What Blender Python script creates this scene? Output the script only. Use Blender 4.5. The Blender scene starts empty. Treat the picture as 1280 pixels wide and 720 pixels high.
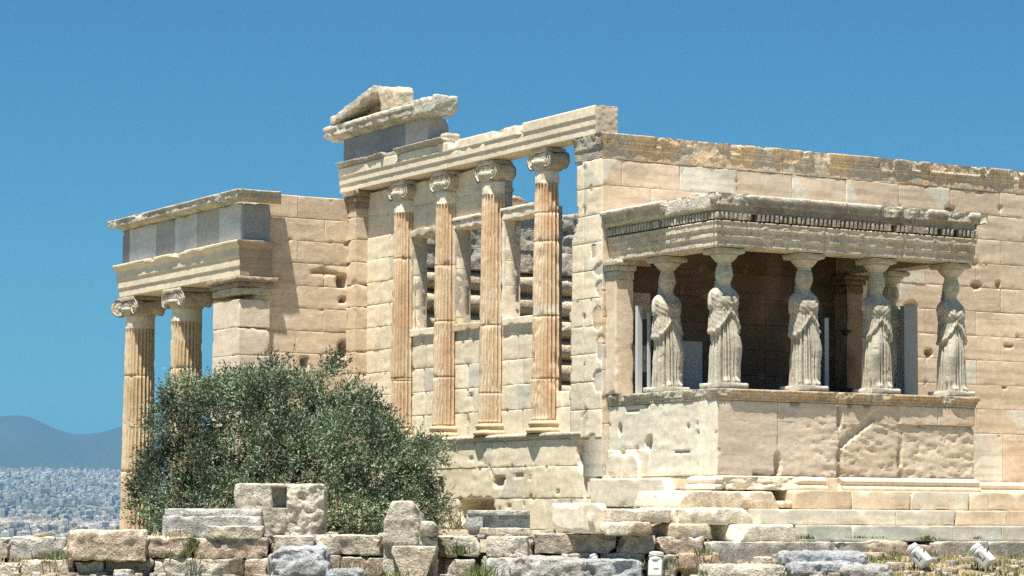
import bpy, math, random
import numpy as np
from mathutils import Matrix

S = bpy.context.scene
COL = S.collection
# ------------------------------------------------------------------ camera
CAM = np.array([-25.3121, -40.3936, -0.4445])
YAW, PIT, ROL, FPX = 0.52492, 0.086596, 0.005923, 3248.6      # focal length in pixels of a 1280 wide frame
_fw = np.array([math.sin(YAW)*math.cos(PIT), math.cos(YAW)*math.cos(PIT), math.sin(PIT)])
_r = np.array([math.cos(YAW), -math.sin(YAW), 0.0]); _u = np.cross(_r, _fw)
RT = math.cos(ROL)*_r + math.sin(ROL)*_u
UP = -math.sin(ROL)*_r + math.cos(ROL)*_u
FH = np.array([math.sin(YAW), math.cos(YAW), 0.0])            # horizontal heading of the view
RH = _r
cd = bpy.data.cameras.new('camera'); cam = bpy.data.objects.new('camera', cd); COL.objects.link(cam)
cd.sensor_width = 36; cd.lens = FPX/1280*36; cd.clip_start = 0.5; cd.clip_end = 60000
m = Matrix(((RT[0], UP[0], -_fw[0], CAM[0]), (RT[1], UP[1], -_fw[1], CAM[1]), (RT[2], UP[2], -_fw[2], CAM[2]), (0, 0, 0, 1)))
cam.matrix_world = m
S.camera = cam
# ------------------------------------------------------------------ sky, sun, exposure
SUN_EL, SUN_AZ = 71.0, 236.0                                   # azimuth clockwise from +Y
w = bpy.data.worlds.new('World'); S.world = w; w.use_nodes = True
nt = w.node_tree; nt.nodes.clear()
sky = nt.nodes.new('ShaderNodeTexSky'); sky.sky_type = 'NISHITA'; sky.sun_disc = False
sky.sun_elevation = math.radians(SUN_EL); sky.sun_rotation = math.radians(SUN_AZ)
sky.altitude = 150; sky.air_density = 1.0; sky.dust_density = 0.15; sky.ozone_density = 3.0
bg = nt.nodes.new('ShaderNodeBackground'); bg.inputs['Strength'].default_value = 0.057
wo = nt.nodes.new('ShaderNodeOutputWorld')
hs = nt.nodes.new('ShaderNodeMix'); hs.data_type = 'RGBA'; hs.blend_type = 'MULTIPLY'; hs.inputs[0].default_value = 1.0
hs.inputs[7].default_value = (0.285, 0.665, 0.84, 1)              # a cleaner, deeper blue air than the default
nt.links.new(sky.outputs[0], hs.inputs[6]); nt.links.new(hs.outputs[2], bg.inputs[0]); nt.links.new(bg.outputs[0], wo.inputs[0])
sd = bpy.data.lights.new('sun', 'SUN'); sd.energy = 5.0; sd.angle = math.radians(0.53); sd.color = (1.0, 0.94, 0.83)
sun = bpy.data.objects.new('sun', sd); COL.objects.link(sun)
ce, se = math.cos(math.radians(SUN_EL)), math.sin(math.radians(SUN_EL))
sdir = np.array([math.sin(math.radians(SUN_AZ))*ce, math.cos(math.radians(SUN_AZ))*ce, se])
from mathutils import Vector
sun.rotation_euler = Vector(sdir).to_track_quat('Z', 'Y').to_euler()
sun.location = (-20, -20, 40)
S.view_settings.view_transform = 'Standard'; S.view_settings.look = 'None'; S.view_settings.gamma = 1.0
S.view_settings.use_curve_mapping = False; S.view_settings.exposure = 0.92
S.cycles.max_bounces = 6; S.cycles.diffuse_bounces = 3; S.cycles.glossy_bounces = 2; S.cycles.volume_bounces = 0
S.cycles.use_denoising = False

# ------------------------------------------------------------------ helpers: noise
def _h(i, j, k, s):
    h = (i.astype(np.uint32)*np.uint32(374761393) + j.astype(np.uint32)*np.uint32(668265263) + k.astype(np.uint32)*np.uint32(2147483647)
         + np.uint32((s*1274126177) & 0xffffffff))
    h = (h ^ (h >> np.uint32(13)))*np.uint32(1274126177); h = (h ^ (h >> np.uint32(16)))*np.uint32(2246822519)
    h = h ^ (h >> np.uint32(15))
    return (h & np.uint32(0xffffff)).astype(np.float64)/16777215.0
def vn(P, s=0):
    P = np.asarray(P, float); f = np.floor(P); t = P - f; t = t*t*(3-2*t); i = f.astype(np.int64)
    x, y, z = i[..., 0], i[..., 1], i[..., 2]; o = 0
    for a in (0, 1):
        wx = t[..., 0] if a else 1-t[..., 0]
        for b in (0, 1):
            wy = t[..., 1] if b else 1-t[..., 1]
            for c in (0, 1):
                wz = t[..., 2] if c else 1-t[..., 2]
                o = o + wx*wy*wz*_h(x+a, y+b, z+c, s)
    return o
def fbm(P, s=0, o=3):
    P = np.asarray(P, float); v = 0; a = .5; n = 0
    for k in range(o):
        v = v + a*vn(P*(2.03**k)+k*17.3, s+k); n += a; a *= .5
    return v/n
def sst(a, b, x):
    t = np.clip((x-a)/(b-a+1e-9), 0, 1); return t*t*(3-2*t)
def A(*v): return np.array(v, float)
ZH = A(0, 0, 1)

# ------------------------------------------------------------------ helpers: pixel of the 1280x720 photograph -> point
def ray(u, v): return _fw + RT*(u-640)/FPX - UP*(v-360)/FPX
def onx(u, v, X): d = ray(u, v); return CAM + d*(X-CAM[0])/d[0]
def ony(u, v, Y): d = ray(u, v); return CAM + d*(Y-CAM[1])/d[1]
def atd(u, v, D): d = ray(u, v); return CAM + d*D/(d @ FH)

# ------------------------------------------------------------------ helpers: objects
def tag(o, label=None, cat=None, group=None, kind=None):
    if label: o['label'] = label
    if cat: o['category'] = cat
    if group: o['group'] = group
    if kind: o['kind'] = kind
    return o
def empty(name, loc=(0, 0, 0)):
    o = bpy.data.objects.new(name, None); o.location = loc; o.empty_display_size = .2; COL.objects.link(o); return o
def relink(o, parent):
    o.parent = parent
    o.matrix_parent_inverse = Matrix.Identity(4)
    return o
OFF = A(0, 0, 0)
class MB:
    def __init__(s): s.v = []; s.c = []; s.f = []; s.n = 0
    def add(s, V, F, C):
        V = np.asarray(V, float).reshape(-1, 3)+OFF; C = np.asarray(C, float)
        if C.ndim == 1: C = np.tile(C, (len(V), 1))
        s.v.append(V); s.c.append(C[:, :3].reshape(-1, 3))
        if isinstance(F, np.ndarray): s.f.append((F+s.n).tolist())
        else: s.f.append([[i+s.n for i in q] for q in F])
        s.n += len(V); return s
    def build(s, name, mat, parent=None, smooth=True, origin=None):
        V = np.concatenate(s.v); C = np.concatenate(s.c)
        if parent is not None and origin is None: origin = A(*parent['_loc']) if '_loc' in parent else A(0, 0, 0)
        o0 = A(0, 0, 0) if origin is None else np.asarray(origin, float)
        me = bpy.data.meshes.new(name)
        F = [q for b in s.f for q in b]
        me.from_pydata((V-o0).tolist(), [], F)
        ca = me.color_attributes.new('Col', 'FLOAT_COLOR', 'POINT')
        ca.data.foreach_set('color', np.c_[np.clip(C, 0, 1), np.ones(len(C))].astype(np.float32).ravel())
        me.polygons.foreach_set('use_smooth', np.full(len(me.polygons), smooth))
        me.materials.append(mat); me.update()
        o = bpy.data.objects.new(name, me); COL.objects.link(o)
        if parent is not None:
            relink(o, parent)
            if '_loc' in parent: o['_loc'] = list(parent['_loc'])
        else: o.location = o0
        return o
def thing(name, loc, label, cat, group=None):
    o = empty(name, tuple(float(x) for x in loc)); o['_loc'] = [float(x) for x in loc]
    return tag(o, label, cat, group)

# ------------------------------------------------------------------ materials
def stone_mat(name, var=.22, scale=9.0, bump=.5, rough=.85, fine=70.0, pits=.25, dist=.02):
    mt = bpy.data.materials.new(name); mt.use_nodes = True; t = mt.node_tree; n = t.nodes; l = t.links
    b = n['Principled BSDF']; b.inputs['Roughness'].default_value = rough; b.inputs['Specular IOR Level'].default_value = .25
    at = n.new('ShaderNodeAttribute'); at.attribute_name = 'Col'
    tc = n.new('ShaderNodeNewGeometry')
    n1 = n.new('ShaderNodeTexNoise'); n1.inputs['Scale'].default_value = scale; n1.inputs['Detail'].default_value = 6; n1.inputs['Roughness'].default_value = .65
    n2 = n.new('ShaderNodeTexNoise'); n2.inputs['Scale'].default_value = fine; n2.inputs['Detail'].default_value = 3
    for q in (n1, n2): l.new(tc.outputs['Position'], q.inputs['Vector'])
    r1 = n.new('ShaderNodeMapRange'); r1.inputs[1].default_value = .3; r1.inputs[2].default_value = .7
    r1.inputs[3].default_value = 1-var; r1.inputs[4].default_value = 1+var*.7; l.new(n1.outputs[0], r1.inputs[0])
    r2 = n.new('ShaderNodeMapRange'); r2.inputs[1].default_value = .28; r2.inputs[2].default_value = .5
    r2.inputs[3].default_value = 1-pits; r2.inputs[4].default_value = 1.0; l.new(n2.outputs[0], r2.inputs[0])
    mu = n.new('ShaderNodeMath'); mu.operation = 'MULTIPLY'; l.new(r1.outputs[0], mu.inputs[0]); l.new(r2.outputs[0], mu.inputs[1])
    vm = n.new('ShaderNodeVectorMath'); vm.operation = 'SCALE'; l.new(at.outputs['Color'], vm.inputs[0]); l.new(mu.outputs[0], vm.inputs['Scale'])
    l.new(vm.outputs[0], b.inputs['Base Color'])
    ad = n.new('ShaderNodeMath'); ad.operation = 'MULTIPLY_ADD'; l.new(n2.outputs[0], ad.inputs[0]); ad.inputs[1].default_value = .35; l.new(n1.outputs[0], ad.inputs[2])
    bp = n.new('ShaderNodeBump'); bp.inputs['Strength'].default_value = bump; bp.inputs['Distance'].default_value = dist
    l.new(ad.outputs[0], bp.inputs['Height']); l.new(bp.outputs[0], b.inputs['Normal'])
    return mt
def plain_mat(name, col, rough=.6, metal=0, var=.1, scale=20):
    mt = bpy.data.materials.new(name); mt.use_nodes = True; t = mt.node_tree; n = t.nodes; l = t.links
    b = n['Principled BSDF']; b.inputs['Roughness'].default_value = rough; b.inputs['Metallic'].default_value = metal
    n1 = n.new('ShaderNodeTexNoise'); n1.inputs['Scale'].default_value = scale; n1.inputs['Detail'].default_value = 4
    tc = n.new('ShaderNodeNewGeometry'); l.new(tc.outputs['Position'], n1.inputs['Vector'])
    r1 = n.new('ShaderNodeMapRange'); r1.inputs[3].default_value = 1-var; r1.inputs[4].default_value = 1+var; l.new(n1.outputs[0], r1.inputs[0])
    vm = n.new('ShaderNodeVectorMath'); vm.operation = 'SCALE'; vm.inputs[0].default_value = col[:3]; l.new(r1.outputs[0], vm.inputs['Scale'])
    l.new(vm.outputs[0], b.inputs['Base Color'])
    return mt
M_WALL = stone_mat('old_marble', .15, 8, .38, .8, 34, .13, .018)
M_ROUGH = stone_mat('weathered_marble', .28, 11, .8, .88, 36, .4, .04)
M_ROCK = stone_mat('limestone', .38, 8, 1.0, .95, 30, .5, .07)
M_STAT = stone_mat('statue_marble', .24, 14, .5, .8, 40, .25, .014)
CREAM, PINK, ORANGE, GREY, DARK = A(.80, .705, .555), A(.75, .58, .425), A(.68, .51, .345), A(.36, .33, .28), A(.13, .11, .09)
NEWM, BLUE, BROWN, WARM = A(.69, .645, .53), A(.30, .33, .37), A(.16, .105, .068), A(.735, .61, .45)  # BROWN: sooty porch stone with shade painted in

def tint(P, base, s=0, amp=.18, streak=0.0, dark=0.0, darkcol=DARK, warm=0.0):
    """patchy stone colour: broad patches, horizontal veins, dark crust spots"""
    P = np.asarray(P, float); base = np.asarray(base, float)
    C = np.tile(base, (len(P), 1)) if base.ndim == 1 else base.copy()
    n = fbm(P*1.7, s, 3)
    C = C*(1+amp*(n-.5)*2)[:, None]
    if streak: C = C*(1-streak*sst(.5, .72, fbm(P*A(1.2, 1.2, 13), s+31, 3)))[:, None]*np.ones(3)
    if warm:
        k = (warm*sst(.45, .7, fbm(P*A(1.6, 1.6, 1.1), s+51, 3)))[:, None]; C = C*(1-k)+k*A(.6, .42, .26)
    if dark:
        k = (dark*sst(.5, .68, fbm(P*3.1, s+71, 4)))[:, None]; C = C*(1-k)+k*darkcol
    return C

# ------------------------------------------------------------------ helpers: shapes
def lines(a, b, res, extra=()):
    pts = list(np.linspace(a, b, max(2, int(round((b-a)/res))+1)))
    ex = [e for e in extra if a-1e-6 <= e <= b+1e-6]
    pts = [p for p in pts if not ex or min(abs(p-e) for e in ex) > res*.35 or p in (a, b)] + ex
    pts = sorted(pts); out = [pts[0]]
    for p in pts[1:]:
        if p-out[-1] > 1e-4: out.append(p)
    return np.array(out)
def relief(mb, O, U, N, ss, zz, fn, mask=None, thick=.4):
    """solid slab whose front is a height field over (s,z); fn(S,Z,P)->(D,C); cells outside the mask are left out"""
    O, U, N = (np.asarray(k, float) for k in (O, U, N))
    Sg, Zg = np.meshgrid(ss, zz, indexing='ij'); ns, nz = Sg.shape
    P0 = O + Sg.reshape(-1, 1)*U + Zg.reshape(-1, 1)*ZH
    D, C = fn(Sg.ravel(), Zg.ravel(), P0)
    F = P0 + D[:, None]*N; B = P0 - thick*N
    keep = np.ones((ns-1, nz-1), bool)
    if mask is not None:
        sc = (Sg[:-1, :-1]+Sg[1:, 1:])/2; zc = (Zg[:-1, :-1]+Zg[1:, 1:])/2; keep = mask(sc, zc)
    idx = np.arange(ns*nz).reshape(ns, nz)
    q = np.stack([idx[:-1, :-1], idx[1:, :-1], idx[1:, 1:], idx[:-1, 1:]], -1)
    flip = np.cross(U, ZH) @ N < 0
    fr = q[keep]; n = ns*nz
    quads = [fr[:, ::-1] if flip else fr]; bk = fr+n; quads.append(bk if flip else bk[:, ::-1])
    kp = np.pad(keep, 1)
    c = kp[1:-1, 1:-1]
    for (di, dj, a, b) in ((-1, 0, 3, 0), (1, 0, 1, 2), (0, -1, 0, 1), (0, 1, 2, 3)):
        nb = kp[1+di:kp.shape[0]-1+di, 1+dj:kp.shape[1]-1+dj]
        e = q[c & ~nb]
        if len(e):
            side = np.stack([e[:, b], e[:, a], e[:, a]+n, e[:, b]+n], -1)
            quads.append(side[:, ::-1] if flip else side)
    Q = np.concatenate(quads); V = np.concatenate([F, B]); CC = np.concatenate([C, C*.9])
    used, inv = np.unique(Q.ravel(), return_inverse=True)
    mb.add(V[used], inv.reshape(-1, 4), CC[used])
def ashlar(blocks, seed=0, rough=.006, gd=.035, gw=.0095, chip=.06, streak=.18, amp=.12, chipf=5.0, patchcol=NEWM, warp=.0):
    """blocks: (s0,s1,z0,z1,col,depth,roughness,patch) -> relief function with joints, chips and restored patches"""
    def fn(S, Z, P):
        D = np.zeros(len(S)); C = np.tile(CREAM, (len(S), 1)); E = np.full(len(S), 9.0); rg = np.full(len(S), rough); H = np.zeros(len(S))
        for k, b in enumerate(blocks):
            i = np.where((S >= b[0]-1e-5) & (S <= b[1]+1e-5) & (Z >= b[2]-1e-5) & (Z <= b[3]+1e-5))[0]
            if not len(i): continue
            s, z = S[i], Z[i]; de = np.minimum(np.minimum(s-b[0], b[1]-s), np.minimum(z-b[2], b[3]-z))
            E[i] = de; D[i] = b[5]; rg[i] = b[6] if b[6] else rough
            c = np.tile(np.asarray(b[4], float), (len(i), 1))
            rnd = random.Random(seed*977+k)
            c = c*(1+rnd.uniform(-.07, .07))
            if b[7]:
                wv = (fbm(P[i]*3.2, seed+5, 2)-.5)*.28
                for q in range(b[7]):
                    cs, cz = rnd.choice((b[0], b[1])), rnd.choice((b[2], b[3])); lim = rnd.uniform(.18, .62)*(b[3]-b[2])/.49
                    an = rnd.uniform(.5, 1.6); dd = np.abs(s-cs)*an+np.abs(z-cz)*rnd.uniform(.5, 1.3)+wv
                    kk = dd < lim
                    c[kk] = patchcol*rnd.uniform(.93, 1.05); D[i[kk]] += .004
            C[i] = c
        n1 = fbm(P*chipf, seed+11, 3); n2 = fbm(P*1.3, seed+17, 3); n3 = fbm(P*8, seed+23, 3); n4 = fbm(P*A(2.5, 2.5, 10), seed+29, 3)
        gj = gd*(.12+1.1*sst(.42, .7, n2))
        D = D - gj*sst(gw, 0, E)
        ch = sst(.725, .76, n1)*sst(.09, .02, E)
        D = D - chip*.6*ch - .008*sst(.03, 0, E)*sst(.45, .6, n3)
        D = D + rg*1.2*(n4-.5)*2 + rg*.6*(n3-.5)*2
        C = tint(P, C, seed, amp+.05, streak, warm=.16)
        kk = (sst(.10, .0, E)*sst(.62, .75, n1)*.5)[:, None]; C = C*(1-kk)+kk*A(.5, .33, .2)
        return D, C
    return fn
def blines(blocks, res, w=.009):
    ex_s, ex_z = set(), set()
    for b in blocks:
        for e in (b[0], b[1]): ex_s |= {round(e-2.2*w, 4), round(e-w, 4), round(e, 4), round(e+w, 4), round(e+2.2*w, 4)}
        for e in (b[2], b[3]): ex_z |= {round(e-2.2*w, 4), round(e-w, 4), round(e, 4), round(e+w, 4), round(e+2.2*w, 4)}
    a0, a1 = min(b[0] for b in blocks), max(b[1] for b in blocks); z0, z1 = min(b[2] for b in blocks), max(b[3] for b in blocks)
    return lines(a0, a1, res, sorted(ex_s)), lines(z0, z1, res, sorted(ex_z))
def holes(fn, items, seed=0, col=None):
    """(s,z,rs,rz,depth[,power]) sunk into the relief with ragged edges"""
    def g(S, Z, P):
        D, C = fn(S, Z, P); wv = (fbm(P*7, seed+3, 3)-.5)*.7
        for it in items:
            s, z, rs, rz, dp = it[:5]; pw = it[5] if len(it) > 5 else 2
            k = (np.abs((S-s)/rs)**pw+np.abs((Z-z)/rz)**pw)**(1/pw)+wv*(.25 if pw > 2 else .8)
            D = D - dp*sst(1.05, .8, k)
            if col is not None:
                kk = (sst(1.05, .7, k)*.8)[:, None]; C = C*(1-kk)+kk*col
        return D, C
    return g
def rbox(mb, O, U, V, W, dims, res=.05, r0=.012, chip=.03, rough=.004, col=CREAM, seed=0, knock=(), cf=4.0, amp=.15, streak=.1, dark=0.0, warm=0.0, topcol=None, lump=0.0, post=None):
    """block centred on O, axes U,V,W; edges rounded by a varying radius so that they chip; knock = planes (nu,nv,nw,dist[,noise]) cutting pieces off"""
    O, U, V, W = (np.asarray(k, float) for k in (O, U, V, W)); h = np.asarray(dims, float)/2
    Ps, Fs, n = [], [], 0
    for ax in range(3):
        a, b = [(1, 2), (2, 0), (0, 1)][ax]
        for sg in (-1, 1):
            ga = lines(-h[a], h[a], res, (-h[a]+.012, h[a]-.012, -h[a]+.03, h[a]-.03)) if h[a] > .06 else np.linspace(-h[a], h[a], 4)
            gb = lines(-h[b], h[b], res, (-h[b]+.012, h[b]-.012, -h[b]+.03, h[b]-.03)) if h[b] > .06 else np.linspace(-h[b], h[b], 4)
            Ga, Gb = np.meshgrid(ga, gb, indexing='ij'); p = np.zeros(Ga.shape+(3,)); p[..., a] = Ga; p[..., b] = Gb; p[..., ax] = sg*h[ax]
            idx = n+np.arange(Ga.size).reshape(Ga.shape)
            q = np.stack([idx[:-1, :-1], idx[1:, :-1], idx[1:, 1:], idx[:-1, 1:]], -1).reshape(-1, 4)
            Fs.append(q if sg > 0 else q[:, ::-1]); Ps.append(p.reshape(-1, 3)); n += Ga.size
    p = np.concatenate(Ps); F = np.concatenate(Fs)
    if np.cross(U, V) @ W < 0: F = F[:, ::-1]
    wp = O + p[:, :1]*U + p[:, 1:2]*V + p[:, 2:]*W
    if lump: p = p*(1+lump*(fbm(wp*2.2/np.max(h), seed+41, 2)-.5)[:, None]*2)
    rr = r0 + chip*2.4*sst(.5, .8, fbm(wp*cf, seed, 3)); rr = np.minimum(rr, h.min()*.95)[:, None]
    qn = np.clip(p, -(h-rr), h-rr); d = p-qn; L = np.linalg.norm(d, axis=1, keepdims=True)+1e-9; nn = d/L
    p = qn + nn*np.minimum(L, rr)
    for k in knock:
        kn = A(*k[:3]); kn /= np.linalg.norm(kn); am = k[4] if len(k) > 4 else .05
        ex = p @ kn - k[3] + (fbm(wp*5, seed+7, 3)-.5)*2*am
        p = p - np.maximum(ex, 0)[:, None]*kn
    p = p + nn*((fbm(wp*9, seed+13, 3)-.5)*2*rough+(fbm(wp*A(3, 3, 7), seed+14, 3)-.5)*2*rough)[:, None]
    if post is not None: p = post(p, h)
    P = O + p[:, :1]*U + p[:, 1:2]*V + p[:, 2:]*W
    C = tint(P, col, seed, amp, streak, dark, warm=warm)
    if topcol is not None:
        up = (nn @ np.stack([U, V, W]))[:, 2]; k = sst(.5, .9, up)[:, None]; C = C*(1-k)+k*np.asarray(topcol)
    mb.add(P, F, C)
def abox(mb, x0, x1, y0, y1, z0, z1, **k):
    rbox(mb, A((x0+x1)/2, (y0+y1)/2, (z0+z1)/2), A(1, 0, 0), A(0, 1, 0), ZH, (x1-x0, y1-y0, z1-z0), **k)
def sweep(mb, prof, O, U, N, s0, s1, res=.045, pres=.03, m0=0, m1=0, er=.012, bite=0.0, bitef=1.2, bitemin=.0, bite_s=(), joints=(), jg=.012, mod=None, col=CREAM, seed=0, colfn=None, cap=True, amp=.14, dark=0.0, streak=0.08, close=False, drop=0.0, bitecol=None):
    """profile (out,z) run along U; broken back by noise (bite) and at chosen places (s,width,depth,zmin)"""
    O, U, N = (np.asarray(k, float) for k in (O, U, N))
    pp = []; pr = list(prof) + ([prof[0]] if close else [])
    for a, b in zip(pr[:-1], pr[1:]):
        n = max(1, int(math.ceil(math.hypot(b[0]-a[0], b[1]-a[1])/pres)))
        for k in range(n): pp.append((a[0]+(b[0]-a[0])*k/n, a[1]+(b[1]-a[1])*k/n))
    pp.append(pr[-1]); pp = np.array(pp)
    ss = lines(s0, s1, res, [j+e for j in joints for e in (-.012, 0, .012)])
    Sg, K = np.meshgrid(ss, np.arange(len(pp)), indexing='ij'); out = pp[K, 0]; z = pp[K, 1]; omax = pp[:, 0].max()
    t = (Sg-s0)/(s1-s0)
    S2 = Sg - m0*out*(1-t) + m1*out*t if (m0 or m1) else Sg
    P0 = O + S2.reshape(-1, 1)*U + out.reshape(-1, 1)*N + z.reshape(-1, 1)*ZH
    sh = Sg.shape
    if mod is not None: out = out + mod(S2, z, out)
    pos = out > 1e-4
    if bite or bite_s:
        q = np.c_[Sg.ravel()*bitef, np.zeros(Sg.size)+seed*3.7, z.ravel()*1.5]
        bt = bite*sst(.5, .72, fbm(q, seed+2, 3)).reshape(sh)
        for (bs, bw, bd, bz) in bite_s:
            e = (fbm(P0*6, seed+8, 2).reshape(sh)-.5)*.14
            bt = np.maximum(bt, bd*sst(bw*.5+.05, bw*.5-.05, np.abs(Sg-bs)+e)*(z >= bz))
        lim = np.maximum(omax-bt, bitemin); old = out.copy()
        ragged = (fbm(P0*7, seed+9, 3).reshape(sh)-.5)*.09*(bt > .02)
        out = np.where(pos & (out > lim), np.maximum(lim+ragged, bitemin*.9), out)
        brk = old-out
        if drop: z = z - drop*sst(.02, .2, brk)*(z > pp[:, 1].mean())
    else: brk = np.zeros(sh)
    e1 = (fbm(P0*5, seed+4, 3)-.35).reshape(sh)
    out = np.where(pos, out-er*np.clip(e1, -.3, 1)*2, out)
    for j in joints: out = out - np.where(pos, jg*sst(.013, 0, np.abs(Sg-j)), 0)
    P = O + S2.reshape(-1, 1)*U + out.reshape(-1, 1)*N + z.reshape(-1, 1)*ZH
    idx = np.arange(Sg.size).reshape(sh)
    F = np.stack([idx[:-1, :-1], idx[1:, :-1], idx[1:, 1:], idx[:-1, 1:]], -1).reshape(-1, 4)
    if np.cross(U, ZH) @ N < 0: F = F[:, ::-1]
    C = tint(P, col, seed, amp, streak, dark) if colfn is None else colfn(P, Sg.ravel(), z.ravel(), out.ravel())
    if bitecol is not None:
        k = sst(.02, .07, brk).reshape(-1, 1); C = C*(1-k)+k*np.asarray(bitecol)
    Fl = F.tolist()
    if cap: Fl += [idx[0, :].tolist()[::-1], idx[-1, :].tolist()]
    mb.add(P, Fl, C)
def lathe(mb, O, prof, n=48, col=CREAM, seed=0, er=.006, mod=None, a0=0, a1=2*math.pi, dark=0, amp=.14, cap=True):
    prof = np.array(prof, float); th = np.linspace(a0, a1, n+1)
    T, K = np.meshgrid(th, np.arange(len(prof)), indexing='ij'); r = prof[K, 0]; z = prof[K, 1]
    if mod is not None: r = r+mod(T, z, r)
    P0 = np.c_[(r*np.cos(T)).ravel(), (r*np.sin(T)).ravel(), z.ravel()]+O
    r = r-er*np.clip(fbm(P0*7, seed, 3).reshape(r.shape)-.4, -.3, 1)*2
    P = np.c_[(r*np.cos(T)).ravel(), (r*np.sin(T)).ravel(), z.ravel()]+O
    idx = np.arange(T.size).reshape(T.shape)
    F = np.stack([idx[:-1, :-1], idx[1:, :-1], idx[1:, 1:], idx[:-1, 1:]], -1).reshape(-1, 4).tolist()
    if cap: F += [idx[:, -1].tolist(), idx[:, 0].tolist()[::-1]]
    mb.add(P, F, tint(P, col, seed, amp, .05, dark))
def shaft(mb, O, r0, r1, h, nfl=24, col=ORANGE, seed=0, drums=(), a0=0, a1=2*math.pi, back=None, dres=.05, er=.012, topband=0.0, bandcol=CREAM, white=None):
    npf = 8; frac = (a1-a0)/(2*math.pi); n = int(round(nfl*frac))*npf
    th = np.linspace(a0, a1, n+1); ex = [d+e for d in drums for e in (-.012, 0, .012)]
    if topband: ex += [h-topband, h-topband+.012]
    zz = lines(0, h, dres, ex); T, Z = np.meshgrid(th, zz, indexing='ij'); t = Z/h
    R = r0+(r1-r0)*(t**1.35)
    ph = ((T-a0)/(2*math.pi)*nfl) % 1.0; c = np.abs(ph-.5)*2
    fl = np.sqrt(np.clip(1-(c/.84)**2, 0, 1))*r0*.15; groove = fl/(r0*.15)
    if topband: fl = fl*sst(h-topband+.006, h-topband-.06, Z)
    fl = fl*sst(.0, .07, Z+.02)
    P0 = np.c_[(R*np.cos(T)).ravel(), (R*np.sin(T)).ravel(), Z.ravel()]+O
    n1 = fbm(P0*4, seed, 3).reshape(R.shape); n2 = fbm(P0*9, seed+3, 3).reshape(R.shape)
    wear = sst(.52, .75, n1)
    R2 = R - fl*(1-.75*wear) - er*wear*2 - er*.7*(n2-.5)*2*(c > .5) - .004*(n2-.5)
    for d in drums:
        R2 = R2 - .016*sst(.013, 0, np.abs(Z-d)) - .03*sst(.09, 0, np.abs(Z-d))*sst(.55, .7, n2)
    X, Y = R2*np.cos(T), R2*np.sin(T)
    if back is not None: X = np.minimum(X, back+(n2-.5)*.09)
    P = np.c_[X.ravel(), Y.ravel(), Z.ravel()]+O
    C = tint(P, col, seed, .16, .0, .25, A(.34, .24, .16))
    k = (sst(.36, .64, fbm(P*A(3, 3, .8), seed+19, 3))*.8)[:, None]; C = C*(1-k)+k*A(.72, .61, .46)
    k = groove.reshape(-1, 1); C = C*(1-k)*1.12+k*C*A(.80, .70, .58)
    if topband: kk = (Z.ravel() > h-topband)[:, None]; C = np.where(kk, tint(P, bandcol, seed, .12), C)
    if white is not None:
        kk = ((Z.ravel() > white[0]+(fbm(P*2, seed+5, 2)-.5)*.2) & (Z.ravel() < white[1]))[:, None]; C = np.where(kk, tint(P, CREAM*.95, seed), C)
    idx = np.arange(T.size).reshape(T.shape)
    F = np.stack([idx[:-1, :-1], idx[1:, :-1], idx[1:, 1:], idx[:-1, 1:]], -1).reshape(-1, 4).tolist()
    F += [idx[:, -1].tolist(), idx[:, 0].tolist()[::-1]]
    mb.add(P, F, C)
def scroll(mb, O, N, T, R, length, seed=0, col=CREAM, waist=.72, turns=2.3):
    """Ionic volute: a spool along N with a spiral cut into both end faces; T is the horizontal tangent"""
    O, N, T = (np.asarray(k, float) for k in (O, N, T)); na = 40
    prof = []
    for rho in (0.0, .12, .2, .28, .36, .44, .52, .6, .68, .76, .84, .92, 1.0): prof.append((rho*R, length/2, rho))
    for t in np.linspace(.12, .88, 9): prof.append((R*(waist+(1-waist)*abs(2*t-1)**1.6), length/2*(1-2*t), -1))
    for rho in (1.0, .8, .6, .4, .2, 0): prof.append((rho*R, -length/2, rho))
    pr = np.array(prof); th = np.linspace(0, 2*math.pi, na+1); TT, K = np.meshgrid(th, np.arange(len(pr)), indexing='ij')
    r = pr[K, 0]; a = pr[K, 1]; rho = pr[K, 2]
    ph = (np.maximum(rho, 0)*turns*1.0 - TT/(2*math.pi)) % 1.0
    dep = .05*R/.2*(.5-.5*np.cos(2*math.pi*ph))*(rho > .14)*(rho < .99)
    a = a - np.sign(a)*dep
    P0 = O+(r*np.cos(TT)).reshape(-1, 1)*T+(r*np.sin(TT)).reshape(-1, 1)*ZH+a.reshape(-1, 1)*N
    e = (fbm(P0*6, seed, 3)-.44).reshape(r.shape)*.085; r = np.maximum(r-np.maximum(e, -.01)*(rho != 0), 0)
    P = O+(r*np.cos(TT)).reshape(-1, 1)*T+(r*np.sin(TT)).reshape(-1, 1)*ZH+a.reshape(-1, 1)*N
    idx = np.arange(TT.size).reshape(TT.shape); F = np.stack([idx[:-1, :-1], idx[1:, :-1], idx[1:, 1:], idx[:-1, 1:]], -1).reshape(-1, 4)
    if np.cross(T, ZH) @ N > 0: F = F[:, ::-1]
    mb.add(P, F, tint(P, col, seed, .2, 0, .35, A(.3, .25, .2)))
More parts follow.
